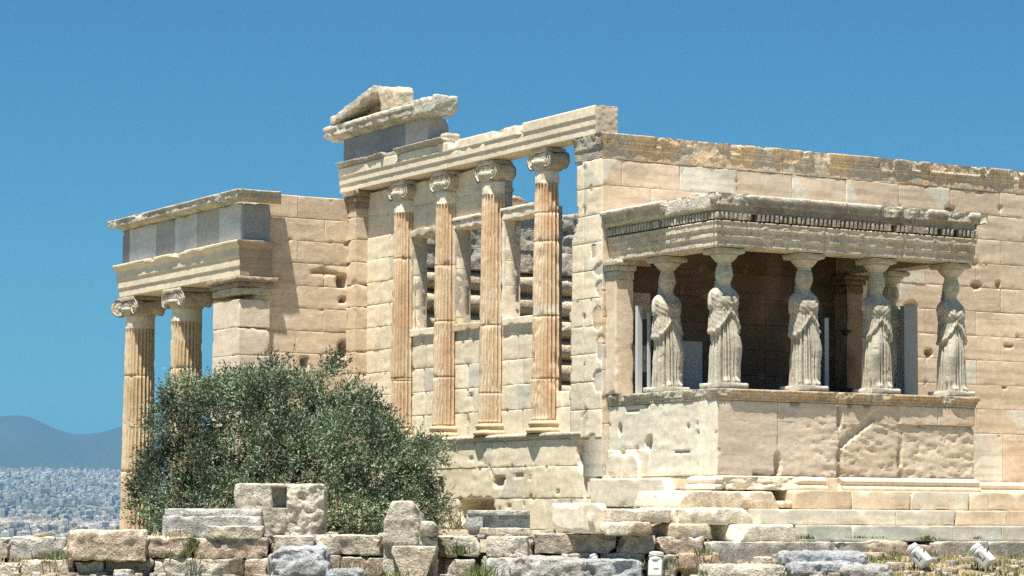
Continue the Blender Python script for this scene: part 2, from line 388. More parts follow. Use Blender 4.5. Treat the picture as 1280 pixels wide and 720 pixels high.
def ionic(mb, O, N, r, hgt=.40, seed=0, col=CREAM, corner=None, wide=1.28, deep=2.15, vol=.43):
    """capital with its underside at O: egg ring, two scrolls facing N, channel between, abacus"""
    O, N = np.asarray(O, float), np.asarray(N, float); T = np.cross(ZH, N)
    lathe(mb, O, [(r*1.0, 0), (r*1.06, .03), (r*1.18, hgt*.22), (r*1.3, hgt*.36), (r*1.22, hgt*.45)], 40, col, seed, .012, mod=lambda t, z, q: .018*np.abs(np.sin(t*11))*(z > .02))
    R = hgt*vol; ln = r*deep
    for sg in (-1, 1): scroll(mb, O+T*sg*r*wide+ZH*(hgt*.44), N, T*sg, R, ln, seed+sg, col)
    rbox(mb, O+ZH*hgt*.62, T, N, ZH, (r*wide*2.03, ln*.98, hgt*.34), res=.05, r0=.02, chip=.05, rough=.012, col=col, seed=seed+5, dark=.3)
    rbox(mb, O+ZH*hgt*.9, T, N, ZH, (r*wide*2.3, ln*1.07, hgt*.2), res=.05, r0=.015, chip=.07, rough=.008, col=col, seed=seed+6, dark=.25)
    if corner is not None:
        d = np.asarray(corner, float); d = d/np.linalg.norm(d)
        scroll(mb, O+d*r*1.5+ZH*(hgt*.44), np.cross(d, ZH), d, R, .16, seed+9, col)

X_, Y_ = A(1, 0, 0), A(0, 1, 0); WEST, SOUTH = A(-1, 0, 0), A(0, -1, 0)

# ================================================================== the temple
temple = thing('temple', (0, 0, 0), 'ruined marble temple with fluted half columns, statue porch and taller columned porch', 'temple')
def courses(zs, L, s0, s1, offs, colf, seed=0, dep=.004, rough=0, patch=.3):
    rnd = random.Random(seed); out = []
    for k in range(len(zs)-1):
        o = offs[k % len(offs)]; e = [s0]; x = o
        while x < s1-.05:
            if x > s0+.12: e.append(x)
            x += L*(1+rnd.uniform(-.06, .06)*(0 if L == 1.3 else 1))
        e.append(s1)
        for a, b in zip(e[:-1], e[1:]):
            out.append((a, b, zs[k], zs[k+1], colf(a, b, zs[k], zs[k+1], rnd), rnd.uniform(-dep, dep), rough, (rnd.choice((1, 1, 2)) if rnd.random() < patch else 0)))
    return out
# ---- south wall
zs = [.24]+[1.21+.49*k for k in range(11)]
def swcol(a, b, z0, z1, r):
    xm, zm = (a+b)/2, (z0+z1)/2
    if .6 < xm < 5.9 and zm < 4.7: return BROWN*r.uniform(.8, 1.15)  # sooty stone under the porch, its roof's shade also painted into the brown
    q = r.random()
    if z1 > 6 and 1.9 < xm < 2.9: return NEWM*1.05
    if xm < 2 and zm > 4.6: return PINK*1.03
    if q < .16: return NEWM*r.uniform(.95, 1.05)
    return (PINK*.45+WARM*.55)*r.uniform(.9, 1.06) if xm < 6 else (PINK*.6+A(.66, .55, .4)*.4)*r.uniform(.88, 1.04)
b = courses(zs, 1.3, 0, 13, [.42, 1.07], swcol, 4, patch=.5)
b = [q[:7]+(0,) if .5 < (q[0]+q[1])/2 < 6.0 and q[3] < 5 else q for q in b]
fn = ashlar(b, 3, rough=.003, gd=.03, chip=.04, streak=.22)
fn = holes(fn, [(ony(1138, 381, 0)[0]+.0, ony(1138, 383, 0)[2], .16, .09, .12), (ony(1160, 442, 0)[0], ony(1160, 441, 0)[2], .09, .09, .15), (ony(1248, 356, 0)[0], ony(1248, 356, 0)[2], .06, .08, .05),
                (ony(1255, 484, 0)[0], ony(1255, 484, 0)[2], .05, .03, .12), (ony(1188, 265, 0)[0], ony(1188, 262, 0)[2], .12, .07, .1), (ony(1220, 360, 0)[0], ony(1220, 357, 0)[2], .14, .07, .08), (9.7, 3.0, .12, .04, .04)], 2, A(.4, .24, .13))
ss, zz = blines(b, .036)
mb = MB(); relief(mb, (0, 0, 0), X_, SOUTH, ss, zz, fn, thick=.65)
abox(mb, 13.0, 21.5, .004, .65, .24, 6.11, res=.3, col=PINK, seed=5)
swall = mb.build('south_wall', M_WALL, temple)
# wall crown with its rows of carved eggs
def eggs(p1, z1a, z1b, p2, z2a, z2b, a=.018):
    def f(s, z, o):
        m1 = (z > z1a) & (z < z1b); m2 = (z > z2a) & (z < z2b)
        return np.where(m1, a*np.abs(np.sin(math.pi*s/p1))-a, 0)+np.where(m2, a*np.abs(np.sin(math.pi*s/p2))-a, 0)
    return f
def ccol(base, dk, sd):
    def f(P, s, z, o):
        C = tint(P, base, sd, .2, .1, dk, A(.24, .19, .14)); k = (sst(.5, .62, fbm(P*A(2.2, 2.2, 2.2), sd+3, 3))*.75)[:, None]
        return C*(1-k)+k*A(.50, .45, .36)
    return f
CR = [(0, 0), (.01, .01), (.012, .2), (.03, .212), (.034, .26), (.045, .27), (.05, .32), (.06, .335), (.075, .42), (.085, .44), (.085, .476), (0, .476)]
mb = MB()
cr_s = lambda x0, x1, sd, bt, bs, c, m0=0: sweep(mb, CR, (0, 0, 6.11), X_, SOUTH, x0, x1, res=.022, pres=.02, m0=m0, er=.016, bite=bt, bitemin=.01, bite_s=bs, joints=[1.35, 2.75, 4.1, 5.5, 6.9, 8.15, 9.3], mod=eggs(.085, .27, .33, .075, .335, .41), seed=sd, colfn=ccol(c*1.45, .2, sd), drop=.05, bitecol=A(.62, .5, .35))
cr_s(0, 7.66, 21, .09, [(1.25, .1, .14, .3), (1.95, .16, .12, .36), (3.0, .25, .1, .3), (4.6, .1, .12, .35), (5.0, .4, .07, .1), (6.6, .35, .13, .25), (7.35, .2, .12, .3)], A(.50, .36, .22), 1)
cr_s(7.66, 9.08, 22, .03, [(8.3, 1.3, .13, .31)], A(.47, .36, .24)); cr_s(9.08, 10.0, 23, .03, [(9.12, .1, .13, .3), (9.95, .2, .14, .2)], A(.42, .34, .25))
cr_s(10.0, 21, 24, .09, [], A(.44, .34, .24))
sweep(mb, CR, (0, 0, 6.11), Y_, WEST, 0, .98, res=.022, pres=.02, m0=1, er=.016, bite=.05, bitemin=.01, mod=eggs(.085, .27, .33, .075, .335, .41), seed=26, colfn=ccol(A(.36, .34, .29), .45, 26), drop=.03)
abox(mb, .0, 21, .0, .6, 6.112, 6.575, res=.12, col=A(.55, .46, .34), seed=9, r0=.03, chip=.05)
mb.build('wall_crown', M_ROUGH, temple)
# ---- base moulding and steps along the south side; the statue porch is laid out from the wall corner, PO moves it to its place
PO = A(-.21, -.30, -.01)
MOULD = [(0, 0), (.14, .0), (.15, .03), (.14, .075), (.1, .085), (.09, .12), (.11, .135), (.12, .17), (.1, .2), (.04, .225), (0, .24)]
mb = MB(); sweep(mb, MOULD, (0, 0, 0), X_, SOUTH, 5.7, 21, er=.008, bite=.04, bitemin=.04, seed=33, joints=[6.6, 8, 9.3], col=WARM)
mb.build('base_moulding', M_WALL, temple)
OFF = PO
mb = MB()
sweep(mb, MOULD, (0, -3.2, 0), X_, SOUTH, .36, 2.6, m0=1, er=.03, bite=.09, bitemin=.02, seed=31, joints=[1.5], col=WARM, bite_s=[(.9, .7, .1, 0)], streak=.1)
sweep(mb, MOULD, (0, -3.2, 0), X_, SOUTH, 2.92, 6.07, er=.008, seed=32, joints=[4.1, 5.3], col=WARM*1.03)
sweep(mb, MOULD, (.36, 0, 0), Y_, WEST, -3.2, -2.4, m0=1, er=.03, bite=.09, bitemin=.02, seed=34, col=CREAM)
abox(mb, .37, 6.07, -3.19, .29, .002, .238, res=.2, col=WARM, seed=3)
mb.build('base_moulding', M_WALL, temple)
def steprow(name, z0, z1, yf, edges, seed, first=None, back=4.2):
    mb = MB()
    for k, (a, c) in enumerate(zip(edges[:-1], edges[1:])):
        rnd = random.Random(seed+k); col = (WARM if rnd.random() < .7 else NEWM*1.05)*rnd.uniform(.93, 1.04)
        col = col*(A(1, 1, 1) if z1 > -.5 else A(.9, .96, 1.0))
        yy = yf+rnd.uniform(-.008, .008)
        abox(mb, a+.003, c-.003, yy, 0.59 if z1 > -.1 else yf+1.2, z0+.003, z1, res=.07, r0=.012, chip=.035, rough=.005, col=col, seed=seed+k*3, streak=.15, topcol=A(.66, .55, .4), warm=.3)
    mb.build(name, M_WALL, temple)
steprow('step', -.327, 0, -3.5, [1.75, 3.01, 4.32, 5.67, 6.1, 7.0, 8.4, 9.8, 11.3, 14, 18, 21.5], 300)
steprow('step', -.60, -.331, -3.84, [.79, 3.72, 5.06, 6.24, 7.9, 9.4, 11, 14, 18, 21.5], 330)
steprow('step', -.875, -.604, -4.16, [1.53, 2.5, 4.74, 5.85, 7.3, 8.9, 11, 14, 18, 21.5], 360)
mb = MB()
e = [(-.64, 1.39, GREY*1.15), (1.41, 2.05, GREY*1.05), (2.07, 2.8, GREY), (4.21, 5.4, A(.45, .41, .34)), (5.42, 7.0, GREY*1.05), (7.02, 8.6, GREY), (8.62, 11, GREY), (11, 21, GREY)]
for k, (a, c, q) in enumerate(e):
    mb = MB(); abox(mb, a, c, -4.32+.02*(k % 3), -3.2, -1.25, -.88, res=.06 if c < 9 else .2, r0=.02, chip=.07, rough=.012, col=q, seed=400+k, dark=.25, topcol=A(.52, .48, .4)); mb.build('foundation_block', M_ROUGH, temple)
# broken, fallen in and re-set blocks at the west end of the steps
def px(u0, u1, v0, v1, Y, dy, **k):
    mb = MB(); p0, p1 = ony(u0, v1, Y), ony(u1, v0, Y); abox(mb, p0[0], p1[0], Y, Y+dy, p0[2], p1[2], **k); mb.build('broken_step_block', M_ROUGH, temple)
px(850, 975, 614, 636, -3.5, 1.5, res=.05, r0=.03, chip=.06, rough=.012, col=WARM, seed=501, topcol=CREAM, knock=[(1, 0, .5, .86, .04), (-1, 0, .7, .8, .05)])
px(976, 1002, 625.5, 634, -3.45, .3, res=.05, r0=.05, chip=.02, col=WARM, seed=502)
px(846, 950, 635, 655, -3.84, 1.2, res=.05, r0=.05, chip=.1, rough=.014, col=CREAM*1.02, seed=503, knock=[(1, -.2, .6, .66, .06), (0, -1, 1, .62, .05)])
px(764, 850, 636, 652, -3.9, .5, res=.05, r0=.02, chip=.07, rough=.01, col=CREAM, seed=504, knock=[(1, -.5, 0, .55, .05)])
px(846, 906, 654, 673, -4.1, .9, res=.05, r0=.06, chip=.08, rough=.015, col=A(.6, .5, .35), seed=505, knock=[(1, -.6, .3, .4, .05)])
px(923, 1006, 655, 676, -4.16, .9, res=.05, r0=.05, chip=.09, rough=.012, col=CREAM, seed=506, knock=[(-1, -.4, .5, .62, .05), (1, -.5, .4, .62, .05)])
px(905, 940, 655, 674, -3.6, .5, res=.06, col=A(.35, .28, .2), seed=507)
px(788, 819, 651, 669, -4.0, .7, res=.04, r0=.05, chip=.09, rough=.02, col=A(.5, .4, .28), seed=508)
px(762, 790, 651, 668, -3.95, .3, res=.04, r0=.02, chip=.05, col=CREAM, seed=509)
px(1085, 1134, 675, 695, -4.3, .7, res=.04, r0=.06, chip=.1, rough=.03, col=A(.48, .4, .3), seed=510, lump=.12)
px(858, 905, 690, 716, -4.4, .6, res=.04, r0=.06, chip=.1, rough=.03, col=A(.46, .34, .24), seed=511, lump=.15)
px(1136, 1166, 680, 694, -4.3, .5, res=.04, r0=.05, chip=.08, rough=.02, col=A(.4, .33, .26), seed=512)
# ---- podium of the statue porch
PODS = [(.36, 1.63, .24, 1.54, PINK*.55+CREAM*.42, 0, .004, 0), (1.63, 2.98, .24, 1.54, PINK*.5+CREAM*.45, -.012, .004, 0), (2.98, 4.33, .24, 1.54, WARM*.95, -.02, .006, 0),
        (4.33, 5.2, 1.2, 1.54, WARM*.95, 0, .004, 0), (5.2, 6.07, 1.2, 1.54, PINK*.9, 0, .004, 0), (4.33, 6.07, .24, 1.2, WARM*.97, -.03, .006, 0)]
f0 = ashlar(PODS, 41, gd=.045, chip=.08, streak=.16)
def podfn(S, Z, P):
    D, C = f0(S, Z, P)
    q = np.clip((S-1.4)/1.2, 0.12, 1); st = np.abs(fbm(P*A(2.2, 1, 7.5)+S[:, None]*A(0, 0, .9), 45, 4)-.5)
    D = D - .016*q*sst(.07, .0, st)*(Z < 1.2) - .02*q*(fbm(P*A(7, 1, 22)+S[:, None]*A(0, 0, 2.0), 46, 3)-.5)
    # the broken top corner of the third slab
    k = (S > 2.98) & (S < 4.33); L = 1.42-.55*(1-np.clip((S-2.98)/.8, 0, 1))+(S > 3.78)*.3
    D = np.where(k & (Z > L) , D-.0, np.where(k & (Z > L-.16), D-.05, D))
    D = D-.06*sst(.35, .24, Z)*sst(.45, .6, fbm(P*4, 47, 2))*(S < 1.7)
    return D, C
podfn2 = holes(podfn, [(1.63, .45, .07, .22, .1), (2.98, .3, .05, .12, .1), (2.98, 1.3, .06, .2, .08), (4.33, .62, .05, .2, .08), (4.36, .3, .05, .1, .06)], 44)
ss, zz = blines(PODS, .035); mb = MB(); relief(mb, (0, -3.2, 0), X_, SOUTH, ss, zz, podfn2, thick=.5)
PODW = [(-3.192, -2.62, .24, 1.54, NEWM*1.16, 0, .003, 0), (-2.62, -1.1, .24, 1.54, NEWM*1.12, -.004, .008, 0), (-1.1, .3, .72, 1.54, NEWM*1.12, -.01, .006, 0), (-1.1, .3, .24, .72, CREAM*1.04, .02, .006, 0)]
f1 = holes(ashlar(PODW, 48, gd=.03, chip=.05, streak=.05), [(-1.05, .84, .11, .13, .2), (-.2, .68, .09, .08, .2), (-.5, 1.43, .22, .03, .06), (-.08, 1.1, .05, .1, .1), (-2.1, .65, .3, .025, .04), (-2.3, 1.1, .03, .06, .05)], 49, A(.45, .38, .28))
ss, zz = blines(PODW, .035); relief(mb, (.35, .0, 0), Y_, WEST, ss, zz, f1, thick=.3)
abox(mb, 5.55, 6.07, -2.7, .29, .24, 1.54, res=.12, col=WARM, seed=55)
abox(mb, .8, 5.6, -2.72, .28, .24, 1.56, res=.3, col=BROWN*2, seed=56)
podium = mb.build('porch_podium', M_WALL, temple)
LEDGE = [(0, 0), (.014, .01), (.016, .05), (.035, .07), (.045, .115), (.065, .13), (.075, .165), (.07, .19), (0, .2)]
mb = MB()
sweep(mb, LEDGE, (.36, -3.2, 1.54), X_, SOUTH, 0, 5.71, res=.024, pres=.02, m0=1, m1=1, er=.014, bite=.07, bitemin=.02, bitef=2, joints=[1.35, 2.6, 3.3, 4.55, 5.0], mod=eggs(.075, .06, .12, 9, 9, 9), seed=61, colfn=ccol(A(.56, .42, .26), .3, 61), bite_s=[(.12, .25, .08, .1), (4.95, .25, .1, .08)], bitecol=A(.62, .55, .42))
sweep(mb, LEDGE, (.36, -3.2, 1.54), Y_, WEST, 0, 3.5, res=.024, pres=.02, m0=1, er=.014, bite=.06, bitemin=.02, bitef=2, joints=[.35, 1.1, 1.7, 2.4], mod=eggs(.075, .06, .12, 9, 9, 9), seed=62, colfn=ccol(A(.55, .5, .4), .35, 62), bite_s=[(1.35, .6, .08, .1)])
abox(mb, .38, 6.06, -3.18, .28, 1.545, 1.735, res=.1, col=A(.6, .54, .42), seed=63, r0=.02)
mb.build('podium_ledge', M_ROUGH, temple)
# ---- entablature of the statue porch
ZA = 4.20
ARCH = [(.0, .0), (.5, .0), (.5, .145), (.52, .15), (.52, .295), (.54, .3), (.54, .40), (.55, .41), (.555, .445), (.0, .445)]
def acol(base, dk, sd): return lambda P, s, z, o: tint(P, base, sd, .22, .1, dk, A(.22, .18, .15), warm=.25)
def discs(c0, pitch, n, zc):
    def f(s, z, o):
        d = 0
        for k in range(n):
            q = np.hypot(s-c0-k*pitch, z-zc); d = d+.018*(sst(.09, .08, q)-.6*sst(.075, .065, q)+.5*sst(.03, .02, q))
        return np.where(o > .5, d, 0)
    return f
mb = MB()
sweep(mb, ARCH, (.86, -2.7, ZA), X_, SOUTH, 0, 4.71, res=.035, m0=1, m1=1, er=.005, joints=[1.9, 3.35, 4.25], mod=discs(.5, .42, 12, .3), seed=71, colfn=acol(A(.62, .54, .42), .3, 71), close=True)
sweep(mb, ARCH, (.86, -2.7, ZA), Y_, WEST, 0, 3.0, res=.035, m0=1, er=.006, joints=[1.3, 2.2], mod=discs(.4, .42, 7, .3), seed=72, colfn=acol(A(.68, .61, .48), .12, 72), close=True)
sweep(mb, ARCH, (5.57, -2.7, ZA), Y_, A(1, 0, 0), 0, 3.0, res=.1, m0=1, seed=73, colfn=acol(A(.45, .38, .28), .3, 73), close=True)
mb.build('porch_architrave', M_ROUGH, temple)
mb = MB(); rnd = random.Random(8)
def dent(O, U, N, s0, s1, skip=0.0, seed=0, col=A(.5, .45, .36)):
    s = s0
    while s < s1:
        if rnd.random() > skip:
            rbox(mb, A(*O)+U*(s+.032)+N*(-.03)+ZH*.085, U, N, ZH, (.058, .13, .12), res=.06, r0=.006, chip=.02, col=col*rnd.uniform(.8, 1.08), seed=seed+int(s*50))
        s += .096
dent((.36, -3.23, ZA+.447), X_, SOUTH, -.05, 5.8, .03, 700, A(.42, .36, .28)); dent((.33, -3.2, ZA+.447), Y_, WEST, -.05, 3.42, .02, 760, A(.58, .53, .43)); dent((6.1, -3.2, ZA+.447), Y_, A(1, 0, 0), 0, 3.4, .1, 800)
abox(mb, .45, 5.98, -3.11, .29, ZA+.449, ZA+.618, res=.07, col=A(.2, .16, .12), seed=77)  # backing painted dark for the shade in the gaps between dentils
abox(mb, .35, 6.08, -3.21, .29, ZA+.592, ZA+.619, res=.07, r0=.004, chip=.01, col=A(.45, .39, .3), seed=78)
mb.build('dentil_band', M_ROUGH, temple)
CORN = [(0, 0), (.04, .0), (.05, .09), (.15, .125), (.175, .10), (.185, .135), (.195, .2), (.225, .215), (.235, .27), (.2, .30), (0, .31)]
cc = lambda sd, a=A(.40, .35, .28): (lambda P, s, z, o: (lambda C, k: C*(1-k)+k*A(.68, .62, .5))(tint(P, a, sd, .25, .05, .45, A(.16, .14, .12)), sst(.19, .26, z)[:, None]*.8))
mb = MB(); ZC = ZA+.62; CORS = [(o_*.5, z_) for o_, z_ in CORN]
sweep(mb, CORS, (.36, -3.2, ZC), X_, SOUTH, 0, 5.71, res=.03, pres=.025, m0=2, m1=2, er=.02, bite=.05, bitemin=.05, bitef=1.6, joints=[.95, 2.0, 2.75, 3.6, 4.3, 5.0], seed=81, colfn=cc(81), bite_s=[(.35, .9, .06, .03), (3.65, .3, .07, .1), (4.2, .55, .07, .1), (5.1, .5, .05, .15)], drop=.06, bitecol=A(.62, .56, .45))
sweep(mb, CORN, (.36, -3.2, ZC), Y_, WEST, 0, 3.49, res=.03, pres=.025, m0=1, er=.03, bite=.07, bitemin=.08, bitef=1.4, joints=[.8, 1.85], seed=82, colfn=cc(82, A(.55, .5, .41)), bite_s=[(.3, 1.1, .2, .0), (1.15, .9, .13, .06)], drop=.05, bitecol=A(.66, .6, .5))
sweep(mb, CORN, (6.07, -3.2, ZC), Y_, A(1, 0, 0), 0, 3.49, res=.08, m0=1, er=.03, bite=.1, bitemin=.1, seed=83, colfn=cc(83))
mb.build('porch_cornice', M_ROUGH, temple)
mb = MB()
for k, (a, c) in enumerate([(.25, 1.6), (1.61, 3.0), (3.01, 4.5), (4.51, 6.2)]):
    abox(mb, a, c, -3.19+.03*(k % 2), .294, ZC+.02, ZC+.30+.012*(k % 2), res=.08, r0=.03, chip=.06, rough=.012, col=A(.62, .57, .47), seed=90+k)
mb.build('porch_roof', M_ROUGH, temple)
# pilasters of the porch against the wall
OFF = A(0, 0, 0)
def pilaster(x0, x1, y0, zb, zt, seed, cb, cw):
    mb = MB(); abox(mb, x0, x1, y0, -.01, zb, zt-.36, res=.05, r0=.012, chip=.04, col=cb, seed=seed, warm=.4)
    o = mb.build('pilaster', M_WALL, temple)
    mb = MB()
    abox(mb, x0-.01, x1+.01, y0-.01, -.012, zt-.36, zt-.2, res=.05, r0=.02, chip=.04, col=cw, seed=seed+1)
    abox(mb, x0-.05, x1+.05, y0-.05, -.012, zt-.198, zt-.1, res=.05, r0=.02, chip=.04, col=cw, seed=seed+2)
    abox(mb, x0-.09, x1+.09, y0-.09, -.012, zt-.098, zt-.002, res=.05, r0=.015, chip=.05, col=cw, seed=seed+3)
    mb.build('capital', M_ROUGH, o)
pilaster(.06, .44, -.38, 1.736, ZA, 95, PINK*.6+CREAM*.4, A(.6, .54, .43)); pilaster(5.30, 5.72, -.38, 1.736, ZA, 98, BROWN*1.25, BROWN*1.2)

# ---- west front: lower wall, ledge, upper wall with windows, half columns
LW = []
rnd = random.Random(12)
for (z0, z1, ed) in [(.45, .96, [-.0, .9, 2.5, 4.1, 5.6, 7.2, 8.8, 10.5]), (-.15, .45, [0, 1.6, 3.2, 4.75, 6.2, 7.7, 9.2, 10.5]), (-.75, -.15, [0, 1.1, 2.9, 4.3, 5.9, 7.4, 9, 10.5]), (-1.4, -.75, [0, 1.5, 3.1, 4.7, 6.4, 8, 9.5, 10.5]), (-3.1, -1.4, [0, 1.3, 3, 4.9, 6.6, 8.2, 9.6, 10.5])]:
    for a, c in zip(ed[:-1], ed[1:]):
        LW.append((a, c, z0, z1, CREAM*A(1.06, 1.06, 1.0)*rnd.uniform(.93, 1.05), rnd.uniform(-.008, .008), .008 if 2 < (a+c)/2 < 7 else .004, rnd.choice((0, 0, 1))))
f0 = ashlar(LW, 101, gd=.04, chip=.08, streak=.12)
def lwfn(Sx, Z, P):
    D, C = f0(Sx, Z, P)
    q = np.abs(fbm(P*A(1, .55, 2.2)+9.1, 104, 2)-.5); D = D-.045*sst(.012, 0, q)*sst(2.2, 2.8, Sx)*(Z > -.5)*(Z < .8)*sst(.42, .55, fbm(P*1.1, 107, 2))
    return D, C
lwfn = holes(lwfn, [(onx(595, 640, .03)[1], onx(595, 638, .03)[2], .72, .24, .5, 6), (onx(551, 612, .03)[1], onx(551, 612, .03)[2], .08, .22, .2), (onx(624, 602, .03)[1], onx(624, 602, .03)[2], .22, .1, .05), (.62, .62, .32, .3, .18), (.15, .5, .16, .34, .18), (.62, .1, .05, .3, .08)], 105, A(.42, .33, .22))
ss, zz = blines(LW, .045); mb = MB(); relief(mb, (.03, 0, 0), Y_, WEST, ss, zz, lwfn, thick=.6)
rbox(mb, A(.22, -.9, -.06), Y_, X_, ZH, (2.55, .5, .52), res=.05, r0=.02, chip=.04, rough=.006, col=CREAM*1.08, seed=111, knock=[(-1, 0, .8, 1.05, .03)])
rbox(mb, A(.2, -.6, .42), Y_, X_, ZH, (1.1, .3, .44), res=.05, r0=.02, chip=.05, rough=.006, col=CREAM*1.06, seed=112, knock=[(1, 0, 1.0, .42, .03), (-1, 0, .9, .42, .03)])
abox(mb, .0, .7, -2.4, .4, -1.2, -.33, res=.08, col=CREAM*.98, seed=113, chip=.06)
mb.build('lower_wall', M_WALL, temple)
WL = [(0, 0), (.02, .01), (.03, .05), (.05, .06), (.085, .075), (.095, .13), (.07, .15), (0, .17)]
mb = MB(); sweep(mb, WL, (.06, 0, .93), Y_, WEST, .72, 10.5, res=.04, er=.007, bite=.0, bitemin=.06, joints=[1.4, 2.4, 3.5, 4.6, 5.7, 6.8, 7.9, 9], seed=121, col=A(.6, .54, .43), amp=.2, dark=.15)
abox(mb, .07, .6, .75, 10.5, .95, 1.095, res=.1, col=A(.62, .55, .44), seed=122)
mb.build('wall_ledge', M_ROUGH, temple)
UW = []; rnd = random.Random(15)
for k in range(11):
    z0 = 1.09+.494*k; ed = [1.15]+[x for x in ([1.9, 2.9, 3.6, 5.4, 7.4, 9.1] if k % 2 else [2.5, 3.4, 4.6, 5.6, 6.5, 7.5, 9.5])]+[10.2]
    for a, c in zip(ed[:-1], ed[1:]): UW.append((a, c, z0, z0+.494, CREAM*A(1.04, 1.03, .98)*rnd.uniform(.9, 1.05), rnd.uniform(-.006, .006), .007, rnd.choice((0, 0, 1))))
WIN = [(7.0, 8.0), (5.05, 6.1), (2.95, 4.08)]
def uwmask(s, z):
    nz = (fbm(np.stack([s*3, z*3, z*0], -1), 131, 2)-.5)*.12
    k = np.ones(s.shape, bool)
    for a, c in WIN: k &= ~((s > a) & (s < c) & (z > 3.4) & (z < 5.36))
    k &= ~((s < 2.42) & (z > 1.88+nz*.3)); k &= ~((s < 4.35+nz) & (z > 5.5)); return k
uw = holes(ashlar(UW, 133, gd=.04, chip=.07, streak=.1), [(7.55, 2.35, .04, .015, .04), (5.5, 1.95, .09, .02, .04), (9.2, 4.6, .06, .02, .04)], 134)
ss, zz = blines(UW, .05); ss = lines(1.15, 10.2, .05, [q for p in WIN for q in p]+[2.42]); zz = np.unique(np.r_[zz, 1.88, 3.4, 5.36, 5.5]); zz = zz[np.r_[True, np.diff(zz) > .004]]
mb = MB(); relief(mb, (.3, 0, 0), Y_, WEST, ss, zz, uw, mask=uwmask, thick=.3)
uwall = mb.build('window_wall', M_WALL, temple)
for k, (a, c) in enumerate(WIN):
    mb = MB(); abox(mb, .24, .62, a-.02, c+.06, 3.25, 3.402, res=.05, col=CREAM*1.05 if k != 1 else A(.62, .5, .33), seed=140+k, chip=.03); mb.build('window_sill', M_WALL, uwall)
    mb = MB(); abox(mb, .25, .62, a-.1, c+.1, 5.358, 5.53, res=.05, col=CREAM if k else A(.5, .42, .33), seed=145+k, chip=.08, rough=.012)
    if k: abox(mb, .22, .6, a-.13, c+.13, 5.53, 5.6, res=.05, col=CREAM*1.04, seed=148+k, chip=.05)
    mb.build('lintel', M_WALL, uwall)
    mb = MB(); abox(mb, .255, .64, c-.0, c+.11, 3.4, 5.357, res=.06, col=A(.58, .5, .38) if k < 2 else CREAM*1.03, seed=150+k, chip=.05); mb.build('window_jamb', M_WALL, uwall)
# corner piers
def pmask(s, z):
    nz = (fbm(np.stack([s*2, z*2.2, z*0], -1), 161, 3)-.5)*.16
    return s < np.where(z > 5.0, .86, np.where(z > 4.6, .86+(5.0-z)*.55, 1.08))+nz
PW = [(0, 1.2, .96+.515*k, .96+.515*(k+1), CREAM*A(1.03, 1.02, .97)*random.Random(k).uniform(.94, 1.04), random.Random(k).uniform(-.004, .004), .005, k % 3 == 0) for k in range(10)]
PW = [(a, .62, c, d, e, f, g, h) for (a, b_, c, d, e, f, g, h) in PW]+[(.62, b_, c, d, e*.98, f, g, 0) for (a, b_, c, d, e, f, g, h) in PW]
ss, zz = blines(PW, .04); mb = MB()
pf = holes(ashlar(PW, 163, gd=.03, chip=.05, streak=.06), [(.28, 4.42, .09, .12, .07), (.05, 3.7, .12, .14, .12), (.13, 3.15, .16, .2, .16), (.02, 2.6, .12, .25, .1), (.1, 2.0, .16, .18, .16), (.05, 4.05, .2, .1, .1)], 165)
relief(mb, (-.012, .012, 0), Y_, WEST, ss, zz, pf, mask=pmask, thick=.5)
mb.build('corner_pier', M_WALL, temple)
mb = MB()
for k in range(11): abox(mb, 0.0, .62, 10.14, 10.56, 1.09+.49*k, 1.09+.49*(k+1)-.004, res=.06, r0=.008, chip=.04, col=(PINK*.7+WARM*.3)*random.Random(k+4).uniform(.9, 1.06), seed=170+k, warm=.2, streak=.12)
abox(mb, -.02, .62, 10.1, 10.58, .97, 1.09, res=.06, col=WARM, seed=183)
o = mb.build('corner_pier', M_WALL, temple)
mb = MB(); zt = 6.586
for (e, za, zb) in ((.02, -.42, -.27), (.06, -.268, -.15), (.1, -.148, -.004)): abox(mb, 0-e, .63, 10.14-e, 10.56+e*.5, zt+za, zt+zb, res=.05, r0=.015, chip=.04, col=A(.46, .36, .25), seed=int(e*100)+190, dark=.25)
mb.build('capital', M_ROUGH, o)
# half columns
CY = [8.30, 6.42, 4.50, 2.42]
for k, y in enumerate(CY):
    O = A(.31, y, 0); col = (ORANGE, A(.66, .49, .33), A(.67, .51, .35), A(.66, .48, .325))[k]
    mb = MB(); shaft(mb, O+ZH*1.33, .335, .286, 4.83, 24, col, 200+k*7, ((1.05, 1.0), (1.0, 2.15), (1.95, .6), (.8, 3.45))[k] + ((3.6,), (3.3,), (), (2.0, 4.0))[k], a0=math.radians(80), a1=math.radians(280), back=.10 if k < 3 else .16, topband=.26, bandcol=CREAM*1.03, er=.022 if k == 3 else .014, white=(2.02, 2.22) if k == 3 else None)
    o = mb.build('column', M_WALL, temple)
    mb = MB(); lathe(mb, O+ZH*1.094, [(.30, 0), (.42, .0), (.44, .04), (.42, .085), (.375, .1), (.37, .13), (.39, .15), (.40, .18), (.385, .215), (.33, .235), (.3, .24)], 40, A(.63, .47, .3), 210+k, .012, a0=math.radians(80), a1=math.radians(280)); mb.build('base', M_WALL, o)
    mb = MB(); ionic(mb, O+A(-.03, 0, 6.16), WEST, .255, .42, 220+k*5, A(.68, .60, .47), wide=1.0, deep=1.8, vol=.45); mb.build('capital', M_ROUGH, o)
